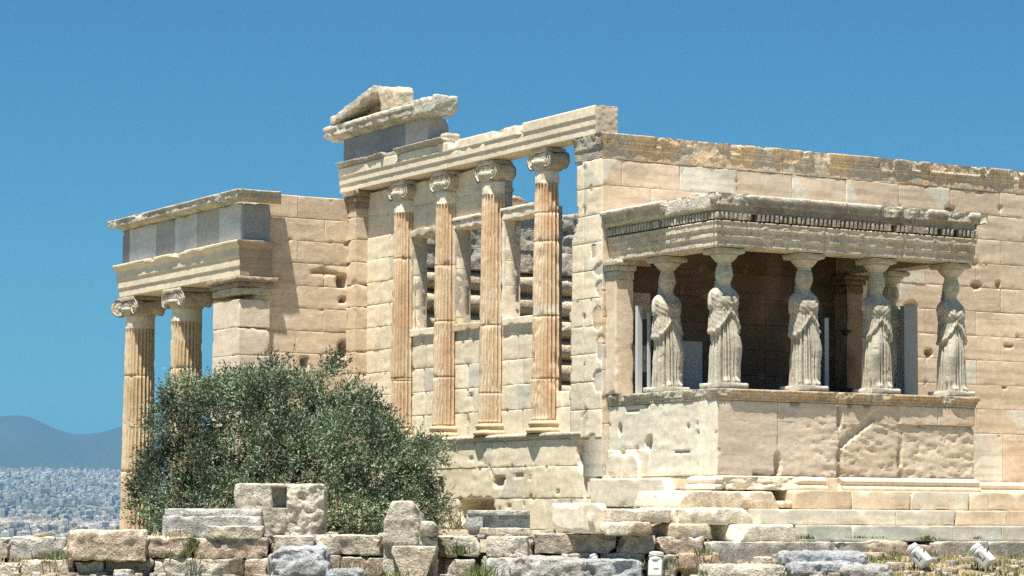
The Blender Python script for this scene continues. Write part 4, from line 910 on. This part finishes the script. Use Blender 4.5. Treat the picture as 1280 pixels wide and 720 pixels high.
# dark tree masses among the houses
mb = MB()
def blob(mb, c, r_, seed, col):
    th = np.linspace(0, 2*math.pi, 9); ph = np.linspace(0.05, math.pi/2+.3, 5); T, Q = np.meshgrid(th, ph, indexing='ij')
    D = np.stack([np.sin(Q)*np.cos(T), np.sin(Q)*np.sin(T), np.cos(Q)*.8], -1).reshape(-1, 3); D = D*(.7+.6*vn(D*2+seed, seed))[:, None]
    idx = np.arange(T.size).reshape(T.shape); F = np.stack([idx[:-1, :-1], idx[:-1, 1:], idx[1:, 1:], idx[1:, :-1]], -1).reshape(-1, 4)
    mb.add(np.asarray(c)+D*r_, F[:, ::-1], np.tile(col, (len(D), 1)))
for k in range(2300):
    if k < 260: u_, r_ = RNG.uniform(66, 146), RNG.uniform(6500, 6700)
    elif k < 520: u_, r_ = RNG.uniform(-60, 45), RNG.uniform(12300, 12500)
    elif k < 620: u_, r_ = RNG.uniform(20, 55), RNG.uniform(8500, 8700)
    else: u_, r_ = RNG.uniform(-80, 230), RNG.uniform(5000, 14500)
    d = ray(u_, 640); hd = A(d[0], d[1]); hd /= np.linalg.norm(hd); x, y = CAM[0]+hd[0]*r_, CAM[1]+hd[1]*r_
    blob(mb, (x, y, float(terrain(x, y))), RNG.uniform(6, 15), k % 50, A(.05, .07, .035)*RNG.uniform(.8, 1.3))
tag(mb.build('town_trees', M_CITY), 'dark green trees scattered in groups between the distant houses', 'trees', kind='stuff')

# ================================================================== rubble wall and loose blocks in front
def pbl(mb, u0, u1, v0, v1, d, dep, yaw=0.0, col=CREAM, **k):
    """block whose front face covers the pixel box at distance d"""
    c = atd((u0+u1)/2, (v0+v1)/2, d); sc_ = d/FPX*1.0
    U = RH*math.cos(yaw)+FH*math.sin(yaw); V = FH*math.cos(yaw)-RH*math.sin(yaw)
    kw = dict(res=.035, r0=.03, chip=.08, rough=.018, dark=.35, warm=.12, topcol=A(.60, .56, .47)); kw.update(k)
    rbox(mb, c+V*dep/2, U, V, ZH, ((u1-u0)*sc_, dep, (v1-v0)*sc_), col=col, **kw)
    b = c+V*dep/2; b[2] -= (v1-v0)*sc_/2; return b
TAN, PNK, LGT, GRY = A(.50, .435, .345), A(.53, .425, .33), A(.60, .55, .455), A(.46, .45, .43)
rw = thing('rubble_wall', atd(300, 722, 43.2), 'low dry-laid wall of big weathered blocks in two courses across the foreground', 'wall')
ROWA = [(-40, 10, 673, 698, LGT), (12, 76, 672, 699, GRY*1.05), (77, 104, 672, 698, LGT), (160, 237, 671, 698, PNK), (238, 335, 673, 699, PNK*1.05), (333, 393, 670, 694, TAN*1.1), (394, 479, 669, 694, TAN), (546, 571, 670, 696, TAN*.8), (572, 600, 671, 695, LGT), (608, 667, 671, 696, LGT*1.1), (668, 771, 668, 692, TAN*.85), (772, 820, 669, 692, TAN*.95), (821, 880, 671, 694, PNK*.95)]
ROWB = [(-40, 25, 704, 730, LGT), (26, 91, 700, 730, TAN), (92, 129, 702, 730, LGT), (130, 192, 698, 730, TAN*.75), (193, 305, 699, 730, LGT), (306, 342, 699, 730, PNK), (395, 426, 695, 730, TAN*.9), (427, 480, 697, 730, PNK*.8), (555, 593, 700, 730, LGT*.9), (602, 670, 697, 730, GRY*1.15), (672, 700, 695, 730, TAN*.7), (702, 748, 693, 712, TAN*.8), (750, 806, 692, 714, PNK), (808, 850, 694, 730, TAN*.8), (851, 882, 692, 722, PNK*.9)]
for k, (u0, u1, v0, v1, c) in enumerate(ROWA+ROWB):
    mb = MB(); rd = random.Random(900+k); off = rd.uniform(-.12, .08)
    pbl(mb, u0, u1, v0, v1, 43.2+off-(.15 if v0 > 690 else 0), .8, rd.uniform(-.05, .05), c*rd.uniform(.93, 1.07), seed=910+k*3, lump=.10, chip=.12, rough=.024, cf=5.0, knock=[(rd.uniform(-.6, .6), -1, rd.choice((-.7, .6)), .42+rd.uniform(0, .1), .10), (rd.choice((-1, 1)), -.3, rd.uniform(-.9, .9), (u1-u0)*.0066*rd.uniform(.86, 1.1), .08)])
    mb.build('wall_block', M_ROCK, rw)
mb = MB(); pbl(mb, -40, 880, 690, 735, 43.75, .5, col=A(.3, .23, .16), res=.2, topcol=None); mb.build('wall_core', M_ROCK, rw)

def loose(name, label, build, cat='stone block', mat=None):
    mb = MB(); b = build(mb); o = mb.build(name, mat or M_ROCK, origin=b); return tag(o, label, cat)
loose('stone_block', 'broad brown slab with a pitted sloping face lying on the rubble wall', lambda mb: pbl(mb, 84, 182, 663, 701, 42.75, .8, .12, PNK*1.08, seed=1001, rough=.03, knock=[(-.9, -.8, .5, .62, .06), (0, -1, .55, .46, .04)], topcol=A(.6, .54, .43)))
mb = MB(); u_ = (293, 405, 605, 671); d0 = 43.9
def slot(mb):
    k_ = d0/FPX
    def cut(p, h):
        x0, x1, z0 = (340-349)*k_, (357-349)*k_, (638-641)*k_*-1
        ins = (p[:, 0] > x0) & (p[:, 0] < x1) & (p[:, 2] > z0) & (p[:, 2] < h[2]-.05) & (p[:, 1] < 0)
        q = p.copy(); q[ins, 1] += .24
        rg = (p[:, 0] > x1) & (p[:, 1] < -h[1]*.3); q[rg, 1] += (fbm(p[rg]*7, 91, 3)-.35)*.16
        return q
    return pbl(mb, 293, 405, 605, 671, d0, .75, 0, LGT*.98, seed=1011, res=.022, rough=.02, r0=.03, chip=.09, knock=[(-1, 0, -.9, .86, .04), (1, -.4, -.5, .80, .07), (1, 0, .6, .95, .06)], post=cut)
loose('stone_block', 'tall squared block with an upright rectangular slot cut in its face', slot)
def mould(mb):
    b = pbl(mb, 203, 326, 645, 673, 43.55, .7, 0, GRY*1.15, seed=1021, rough=.012, r0=.025); pbl(mb, 206, 326, 636, 646, 43.62, .6, 0, GRY*1.2, seed=1022, rough=.008, r0=.02, chip=.05); return b
loose('stone_block', 'long grey slab with a raised moulded top edge, below the slotted block', mould)
loose('stone_block', 'thin tooled slab leaning out in front of the grey moulded slab', lambda mb: pbl(mb, 258, 328, 658, 674, 43.2, .4, .03, TAN*1.1, seed=1025, rough=.03, r0=.02))
def stand(mb):
    b = pbl(mb, 479, 546, 668, 730, 42.75, .45, 0, LGT*1.0, seed=1031, r0=.03, rough=.015)
    pbl(mb, 479, 528, 627, 686, 42.68, .5, 0, LGT, seed=1032, r0=.05, chip=.10, rough=.022, lump=.06, knock=[(1, 0, .8, .36, .05), (-1, 0, 1.1, .40, .05), (-1, 0, .35, .30, .03), (0, -1, -.8, .40, .02)])
    pbl(mb, 524, 548, 652, 670, 42.65, .4, 0, LGT*.95, seed=1033, r0=.05, rough=.02, knock=[(1, 0, .9, .12, .03)])
    pbl(mb, 489, 545, 683, 728, 42.45, .4, 0, TAN*1.15, seed=1034, r0=.02, chip=.03, rough=.01, knock=[(-1, 0, -.42, .26, .02), (1, 0, -.42, .26, .02)]); return b
loose('standing_stone', 'upright broken stone with a rounded top and a wedge-shaped panel on its face', stand)
def framed(mb):
    b = pbl(mb, 585, 662, 640, 669, 43.6, .55, 0, GRY*1.05, seed=1041, r0=.012, rough=.012, chip=.03, knock=[(-1, 0, -.9, .48, .03)])
    pbl(mb, 584, 662, 638, 644, 43.5, .4, 0, GRY*1.2, seed=1042, r0=.01, rough=.004, chip=.02); pbl(mb, 583, 604, 643, 663, 43.52, .3, 0, GRY*1.25, seed=1043, r0=.012, rough=.006, chip=.03)
    pbl(mb, 600, 663, 660, 669, 43.48, .4, 0, TAN*1.15, seed=1044, r0=.03, rough=.02); return b
loose('stone_block', 'grey block with a sunken panel framed by a raised rim', framed)
def boss(mb):
    c = atd(728, 667, 42.75); k_ = 42.75/FPX; h_ = 38*k_; w_ = 31*k_/math.cos(YAW); dp = .98
    o = A(c[0]+w_/2, c[1]+dp/2, c[2]+h_/2)
    rbox(mb, o, X_, Y_, ZH, (w_, dp, h_), res=.03, r0=.02, chip=.06, rough=.006, col=CREAM*1.02, seed=1051, topcol=A(.68, .63, .52), knock=[(-.25, 1, .75, .60, .03), (-1, .0, -.9, .30, .04)])
    rbox(mb, A(c[0]+.14, c[1]-.05, c[2]+h_*.52), X_, Y_, ZH, (.09, .14, .12), res=.02, r0=.012, chip=.015, rough=.002, col=CREAM*1.05, seed=1052)
    return A(o[0], o[1], c[2])
loose('stone_block', 'pale cream block with a small square knob on its front face', boss, mat=M_WALL)
def rock(mb, u0, u1, v0, v1, d, dep, col, seed, **k):
    kw = dict(r0=.12, chip=.2, rough=.035, lump=.28, res=.03, warm=.1, dark=.3, topcol=None, cf=3.0); kw.update(k)
    return pbl(mb, u0, u1, v0, v1, d, dep, .1, col, seed=seed, **kw)
BLUEROCK = A(.44, .46, .48)
loose('boulder', 'blue-grey boulder leaning against the rubble wall under the slotted block', lambda mb: rock(mb, 336, 413, 684, 730, 42.3, .9, BLUEROCK, 1061, knock=[(-.7, 0, .8, .42, .05)]), 'boulder')
loose('boulder', 'small grey boulder left of the upright broken stone', lambda mb: rock(mb, 408, 458, 711, 735, 42.2, .6, BLUEROCK*.95, 1063), 'boulder')
def crag(mb):
    b = rock(mb, 636, 735, 697, 740, 42.2, 1.3, GRY*1.05, 1065, knock=[(-.8, 0, .8, .5, .07)]); rock(mb, 716, 806, 700, 740, 42.3, 1.2, BLUEROCK*.95, 1066); return b
loose('rock_outcrop', 'broad grey outcrop of weathered rock between the two pale lamps and the rubble wall', crag, 'rock')
def ledge(mb):
    b = rock(mb, 984, 1086, 690, 712, 42.3, 1.2, BLUEROCK*.98, 1071, lump=.15, chip=.1); rock(mb, 990, 1070, 702, 722, 41.9, 1.0, BLUEROCK*.9, 1072); return b
loose('rock_outcrop', 'layered blue-grey rock shelf rising from the dry grass below the steps', ledge, 'rock')
loose('rock_outcrop', 'low pale rock left of the layered blue-grey shelf', lambda mb: rock(mb, 886, 985, 707, 735, 42.0, 1.2, LGT, 1075, lump=.2), 'rock')
loose('rock_outcrop', 'dark grey rock right of the layered blue-grey shelf', lambda mb: rock(mb, 1050, 1118, 706, 735, 41.9, .9, GRY*.95, 1077), 'rock')

# ================================================================== olive tree
M_BARK = stone_mat('bark', .4, 12, .9, .95, 40, .5, .03)
M_LEAF = city_mat(); M_LEAF.name = 'olive_leaf'; M_LEAF.node_tree.nodes['Principled BSDF'].inputs['Roughness'].default_value = .6; M_LEAF.node_tree.nodes['Principled BSDF'].inputs['Specular IOR Level'].default_value = .2
tb = atd(352, 640, 50.0); tb[2] = -3.1
tree = thing('olive_tree', tb, 'bushy grey-green olive tree growing in front of the temple corner', 'tree')
LOBES = [(236, 556, 50, 60, 50.3), (214, 606, 36, 46, 49.6), (192, 632, 22, 28, 49.8), (300, 540, 70, 62, 50.4), (300, 500, 34, 30, 50.6), (345, 520, 62, 52, 50.0), (383, 492, 40, 36, 50.2), (425, 528, 46, 44, 50.2), (350, 600, 105, 70, 49.2), (440, 590, 80, 72, 49.6), (492, 592, 46, 42, 49.8), (524, 574, 30, 16, 49.5), (500, 640, 48, 40, 49.6), (255, 628, 70, 48, 48.9), (400, 645, 90, 40, 49.0), (238, 500, 26, 26, 50.4), (455, 558, 36, 34, 50.6), (345, 472, 30, 18, 50.3), (400, 470, 26, 18, 50.3)]
rng = np.random.RandomState(11); LV, LF, LC = [], [], []; nl = 0
LB = []
for (u, v, rx, ry, d) in LOBES:
    c = atd(u, v, d); sx, sz = rx*d/FPX, ry*d/FPX; LB.append((c, sx, sz))
    ns = int(44*(sx*sz)*58)+40
    dr = rng.normal(size=(ns, 3)); dr /= np.linalg.norm(dr, axis=1)[:, None]
    rad = rng.uniform(.35, 1.0, ns)**.4
    ctr = c+(dr*rad[:, None])@np.stack([RH*sx, FH*sx*.95, ZH*sz])*(.86+.34*rng.rand(ns))[:, None]
    keep = fbm(ctr*2.2, 61, 2) > .432
    for (u2, v2, rx2, ry2, d2) in LOBES:
        if (u2, v2) == (u, v): continue
        q = ctr-atd(u2, v2, d2); e = (q@RH/(rx2*d2/FPX))**2+(q@FH/(rx2*d2/FPX*.95))**2+(q[:, 2]/(ry2*d2/FPX))**2
        keep &= ~((e < .62) & (rng.rand(ns) < .88))
    ctr, dr = ctr[keep], dr[keep]; ns = len(ctr)
    ax = (dr*A(1, 1, .7)+A(0, 0, .35)+rng.normal(size=(ns, 3))*.4) ; ax = ax[:, 0:1]*RH+ax[:, 1:2]*FH+ax[:, 2:3]*ZH; ax /= np.linalg.norm(ax, axis=1)[:, None]
    tone = .45+1.1*sst(.3, .7, fbm(ctr*2.0, 61, 2))
    for q in range(13):
        t = (q/12.)*rng.uniform(.22, .42, ns); p = ctr+ax*t[:, None]+rng.normal(size=(ns, 3))*.008
        sd_ = rng.normal(size=(ns, 3)); ld = ax*.75+sd_*.42; ld /= np.linalg.norm(ld, axis=1)[:, None]
        wd = np.cross(ld, rng.normal(size=(ns, 3))); wd /= np.linalg.norm(wd, axis=1)[:, None]
        L = rng.uniform(.055, .095, ns)[:, None]; W_ = rng.uniform(.010, .016, ns)[:, None]
        V = np.stack([p, p+ld*L*.5+wd*W_, p+ld*L, p+ld*L*.5-wd*W_], 1).reshape(-1, 3)
        mixr = rng.rand(ns)[:, None]; col = np.where(mixr < .42, A(.20, .24, .17), np.where(mixr < .97, A(.12, .16, .085), A(.18, .15, .07)))*tone[:, None]*rng.uniform(.8, 1.2, (ns, 1))
        LV.append(V); LC.append(np.repeat(col, 4, 0)); LF.append((np.arange(ns*4)+nl).reshape(-1, 4)); nl += ns*4
mb = MB(); mb.add(np.concatenate(LV), np.concatenate(LF), np.concatenate(LC)); mb.build('crown', M_LEAF, tree, smooth=False)
def limb(mb, pts, r0, r1, n=9, seed=0):
    pts = np.array(pts, float); m = len(pts); t = np.linspace(0, 1, 14); q = np.stack([np.interp(t, np.linspace(0, 1, m), pts[:, k]) for k in range(3)], 1)
    q[1:-1] += (np.random.RandomState(seed).rand(12, 3)-.5)*.16; V = []
    for k in range(14):
        d = q[min(k+1, 13)]-q[max(k-1, 0)]; d /= np.linalg.norm(d); a = np.cross(d, A(.3, 1, .2)); a /= np.linalg.norm(a); b = np.cross(d, a); r = (r0+(r1-r0)*t[k])
        for j in range(n): V.append(q[k]+r*(1+.2*math.sin(j*2.4+k*.4))*(math.cos(2*math.pi*j/n)*a+math.sin(2*math.pi*j/n)*b))
    F = [[k*n+j, k*n+(j+1) % n, (k+1)*n+(j+1) % n, (k+1)*n+j] for k in range(13) for j in range(n)]+[list(range(13*n, 14*n))]
    mb.add(np.array(V), F, tint(np.array(V), A(.17, .145, .11), seed, .3))
mb = MB(); fork = tb+A(.1, .2, 1.25); limb(mb, [tb, tb+A(.05, .1, .6), fork], .34, .22, 12, 3)
for k, (c, sx, sz) in enumerate(LB): limb(mb, [fork+A(0, 0, -.1), fork*.55+c*.45+A(0, 0, .15), c], .10, .018, 7, 20+k)
mb.build('trunk', M_BARK, tree)

# small broken stones lying about
mb = MB(); rs = np.random.RandomState(77)
for k in range(260):
    q = rs.rand(); u_ = rs.uniform(-30, 1290)
    if q < .35 and u_ < 880: p = atd(u_, rs.uniform(668, 671), rs.uniform(43.3, 43.8)); z_ = .03
    elif u_ < 880: d_ = rs.uniform(41.8, 43.0); p = atd(u_, 700, d_); p[2] = float(terrain(p[0], p[1]))+.02
    else: d_ = rs.uniform(41.6, 44.1); p = atd(u_, 700, d_); p[2] = float(terrain(p[0], p[1]))+.02
    a_ = rs.uniform(0, 3); s_ = rs.uniform(.05, .2)*(1 if rs.rand() < .8 else 1.7)
    rbox(mb, p, RH*math.cos(a_)+FH*math.sin(a_), FH*math.cos(a_)-RH*math.sin(a_), ZH, (s_, s_*.8, s_*rs.uniform(.4, .8)), res=.05, r0=.02, chip=.06, rough=.012, lump=.25, cf=9, col=(TAN, LGT, GRY, PNK)[rs.randint(4)]*rs.uniform(.85, 1.1), seed=3000+k)
tag(mb.build('stone_rubble', M_ROCK), 'small broken stones strewn on and around the low wall', 'rubble', kind='stuff')

# ================================================================== grass, weeds
mb = MB(); rng = np.random.RandomState(21)
def tuft(p, n, h, spread, col):
    V, F, C = [], [], []
    for k in range(n):
        b = p+A(rng.normal()*spread, rng.normal()*spread, 0); d = A(rng.normal()*.35, rng.normal()*.35, 1.0); d /= np.linalg.norm(d); hh = h*rng.uniform(.5, 1.2); w_ = np.cross(d, A(rng.normal(), rng.normal(), 0)); w_ /= np.linalg.norm(w_)+1e-6; w_ *= rng.uniform(.006, .013)
        i = len(V); bend = A(rng.normal()*.1, rng.normal()*.1, 0)*hh
        V += [b-w_, b+w_, b+d*hh*.6+w_*.7+bend*.4, b+d*hh*.6-w_*.7+bend*.4, b+d*hh+bend]; F += [[i, i+1, i+2, i+3], [i+3, i+2, i+4]]; C += [col*rng.uniform(.7, 1.3)]*5
    mb.add(np.array(V), F, np.array(C))
DRY, GRN = A(.34, .28, .14), A(.11, .135, .052)
for k in range(900):
    u_, d_ = rng.uniform(1000, 1500), rng.uniform(41.3, 44.2); p = CAM+FH*d_+RH*((u_-640)/FPX*d_); p[2] = float(terrain(p[0], p[1]))
    tuft(p, 9, rng.uniform(.04, .13), .07, DRY if rng.rand() < .62 else GRN*1.2)
for (u_, v_, d_, n, h, s_, c) in [(215, 672, 43.3, 60, .16, .22, DRY), (110, 672, 43.4, 60, .13, .4, DRY), (70, 700, 42.9, 60, .16, .18, GRN*1.3), (20, 703, 42.9, 50, .12, .2, DRY), (222, 697, 42.9, 60, .12, .25, GRN*1.4), (238, 690, 42.9, 70, .26, .05, GRN), (500, 722, 42.3, 80, .16, .3, GRN*1.2), (600, 722, 42.3, 90, .28, .12, GRN*1.4), (575, 693, 42.9, 60, .16, .1, GRN*.8), (440, 715, 42.6, 60, .2, .15, DRY*.8), (832, 668, 44.0, 120, .2, .12, GRN*.8), (822, 712, 42.6, 80, .25, .2, GRN), (880, 694, 43.0, 60, .16, .12, GRN*1.2), (1007, 674, 44.1, 40, .10, .06, GRN), (1080, 673, 44.05, 50, .06, .16, GRN), (1160, 676, 44.1, 60, .11, .07, GRN), (1222, 674, 44.1, 20, .07, .04, GRN), (760, 727, 42.2, 60, .15, .2, DRY*.8), (690, 728, 42.0, 60, .15, .3, GRN), (566, 655, 45.6, 22, .42, .10, A(.28, .24, .12)), (578, 662, 45.6, 40, .3, .12, A(.3, .24, .1)), (985, 715, 42.2, 70, .16, .2, GRN*1.2), (1100, 700, 43.2, 80, .1, .3, GRN*1.2)]:
    tuft(atd(u_, v_, d_), n, h, s_, c)
tag(mb.build('grass', M_LEAF, smooth=False), 'dry grass and green weeds growing between the stones', 'grass', kind='stuff')

# ================================================================== floodlights and metal posts
M_WHITE = plain_mat('white_paint', (.56, .56, .53), .4, 0, .05); M_BLACK = plain_mat('black_metal', (.03, .03, .032), .5); M_STEEL = plain_mat('grey_paint', (.36, .375, .37), .5, .0, .06, 6); M_LBLUE = plain_mat('pale_metal', (.5, .53, .54), .5, .0, .06, 6)
def bmesh_box(mb, O, U, V, W, d, r=.02): rbox(mb, O, U, V, W, d, res=.06, r0=r, chip=0, rough=0, amp=0, streak=0, col=A(.5, .5, .5))
def cyl(mb, p0, p1, r0, r1, n=24):
    p0, p1 = np.asarray(p0, float), np.asarray(p1, float); d = p1-p0; d /= np.linalg.norm(d); a = np.cross(d, A(.31, .2, .9)); a /= np.linalg.norm(a); b = np.cross(d, a)
    V = [p+r*(math.cos(2*math.pi*k/n)*a+math.sin(2*math.pi*k/n)*b) for p, r in ((p0, r0), (p1, r1)) for k in range(n)]
    mb.add(np.array(V), [[k, (k+1) % n, n+(k+1) % n, n+k] for k in range(n)]+[list(range(n))[::-1], list(range(n, 2*n))], A(.5, .5, .5))
def floodlight(u, v, d, label, size=1.0, aim=(-.62, .35, .70), roll=32.0, vents=True):
    c = atd(u, v, d); g_ = float(terrain(c[0], c[1])); t = thing('floodlight', (c[0], c[1], min(g_, c[2]-.3)), label, 'floodlight', 'floodlights aimed at the temple')
    ax = RH*aim[0]+FH*aim[1]+ZH*aim[2]; ax /= np.linalg.norm(ax); sd_ = RH*aim[2]+ZH*(-aim[0]); sd_ -= ax*(sd_@ax); sd_ /= np.linalg.norm(sd_); nn = np.cross(sd_, ax)
    nn = nn if nn@FH < 0 else -nn; s_ = size; ro = math.radians(roll); sd_, nn = sd_*math.cos(ro)+nn*math.sin(ro), nn*math.cos(ro)-sd_*math.sin(ro)
    mb = MB(); bmesh_box(mb, c-ax*.06*s_, sd_, ax, nn, (.22*s_, .27*s_, .2*s_), .03); o = mb.build('housing', M_WHITE, t)
    mb = MB(); cyl(mb, c+ax*.05*s_, c+ax*.13*s_, .112*s_, .112*s_); cyl(mb, c+ax*.13*s_, c+ax*.145*s_, .122*s_, .122*s_); cyl(mb, c+ax*.145*s_, c+ax*.2*s_, .118*s_, .11*s_); mb.build('hood', M_WHITE, t)
    mb = MB()
    if vents: bmesh_box(mb, c+ax*.0*s_+nn*.101*s_, sd_, ax, nn, (.02*s_, .09*s_, .006), .001)
    bmesh_box(mb, c-ax*.075*s_+nn*.101*s_+sd_*.02, sd_, ax, nn, (.08*s_, .014*s_, .006), .001); mb.build('vent', M_BLACK, o)
    mb = MB()
    for sg in (-1, 1): bmesh_box(mb, c+sd_*sg*.13*s_-ZH*.12*s_, sd_, ZH, np.cross(sd_, ZH), (.012, .3*s_, .04), .003)
    bmesh_box(mb, c-ZH*.27*s_, RH, FH, ZH, (.27*s_, .05, .014), .003); mb.build('bracket', M_BLACK if size > .9 else M_WHITE, t)
    b = c-ZH*.27*s_; mb = MB(); cyl(mb, A(b[0], b[1], t['_loc'][2]-.3), b, .03, .03, 12); mb.build('post', M_STEEL, t)
    return t
floodlight(1149, 695, 42.6, 'white floodlight nearer the layered blue-grey rock, left of the two on the grass')
floodlight(1228, 695, 42.6, 'white floodlight by itself on the dry grass, right of the two below the steps')
floodlight(820, 707, 42.25, 'white floodlight with a blank face standing upright among weeds beside the pink rubble', 1.05, (.05, .25, .95), 12.0, False)
floodlight(744, 702, 42.9, 'small white floodlight peeping out from behind the broad grey outcrop', .6, (-.3, .3, .9))
def post(name, label, cat, u0, u1, v0, Y, dep, mat, zb=1.72, yaw=0.0):
    a, b = ony(u0, v0, Y), ony(u1, v0, Y); w_ = b[0]-a[0]; mb = MB(); c = A((a[0]+b[0])/2, Y+dep/2, (a[2]+zb)/2)
    bmesh_box(mb, c, X_, Y_, ZH, (w_, dep, a[2]-zb), .006); bmesh_box(mb, A(c[0], c[1], zb+.02), X_, Y_, ZH, (w_+.04, dep+.04, .02), .003)
    return tag(mb.build(name, mat, origin=A(c[0], c[1], zb)), label, cat)
post('metal_post', 'thick grey metal post standing before the sunlit wall between two statues', 'post', 1130, 1147, 382, -1.75, .12, M_STEEL)
post('metal_post', 'pale blue-grey metal post between the porch pilaster and the first statue', 'post', 797, 803, 382, -.6, .08, M_LBLUE)
post('metal_post', 'very thin pale metal post almost touching the arm of the first statue', 'post', 810.5, 813.5, 390, -.65, .05, M_LBLUE)
post('metal_post', 'pale thin metal post with a black edge, right beside the statue at the darkest stretch', 'post', 1031, 1036, 397, -1.5, .06, M_LBLUE)
post('metal_post', 'black metal post touching the pale thin one inside the porch', 'post', 1025.5, 1030.8, 397, -1.48, .06, M_BLACK)
post('notice_board', 'grey metal cabinet between the first and the corner statue', 'cabinet', 853, 878, 426, -.9, .28, M_STEEL)
mb = MB(); p = ony(1058, 430, -.55)
cyl(mb, (p[0], -.55, 1.74), (p[0], -.55, ony(1058, 360, -.55)[2]), .012, .012, 8); cyl(mb, (p[0], -.55, 1.76), (p[0], -.55, 1.98), .02, .17, 20); cyl(mb, (p[0], -.55, ony(1058, 421, -.55)[2]), (p[0], -.55, ony(1058, 413, -.55)[2]), .02, .12, 20)
tag(mb.build('iron_stand', M_BLACK, origin=(p[0], -.55, 1.74)), 'slender black iron stand with two funnel dishes deep in the porch', 'stand')

# ================================================================== air
hz = bpy.data.meshes.new('haze'); x0, x1, y0, y1, z0, z1 = -33000., 33000., -33000., 33000., -140., 780.
hz.from_pydata([(x, y, z) for z in (z0, z1) for (x, y) in ((x0, y0), (x1, y0), (x1, y1), (x0, y1))], [], [[3, 2, 1, 0], [4, 5, 6, 7], [0, 1, 5, 4], [1, 2, 6, 5], [2, 3, 7, 6], [3, 0, 4, 7]]); hz.update()
ho = bpy.data.objects.new('haze', hz); COL.objects.link(ho); tag(ho, 'pale blue summer haze over the plain', 'haze', kind='stuff')
hm = bpy.data.materials.new('haze_air'); hm.use_nodes = True; t = hm.node_tree; t.nodes.remove(t.nodes['Principled BSDF'])
pv = t.nodes.new('ShaderNodeVolumePrincipled'); pv.inputs['Color'].default_value = (.20, .55, .93, 1); pv.inputs['Density'].default_value = 4.6e-5; pv.inputs['Anisotropy'].default_value = .1
t.links.new(pv.outputs[0], t.nodes['Material Output'].inputs['Volume']); hz.materials.append(hm)
for o in bpy.data.objects:
    if '_loc' in o: del o['_loc']
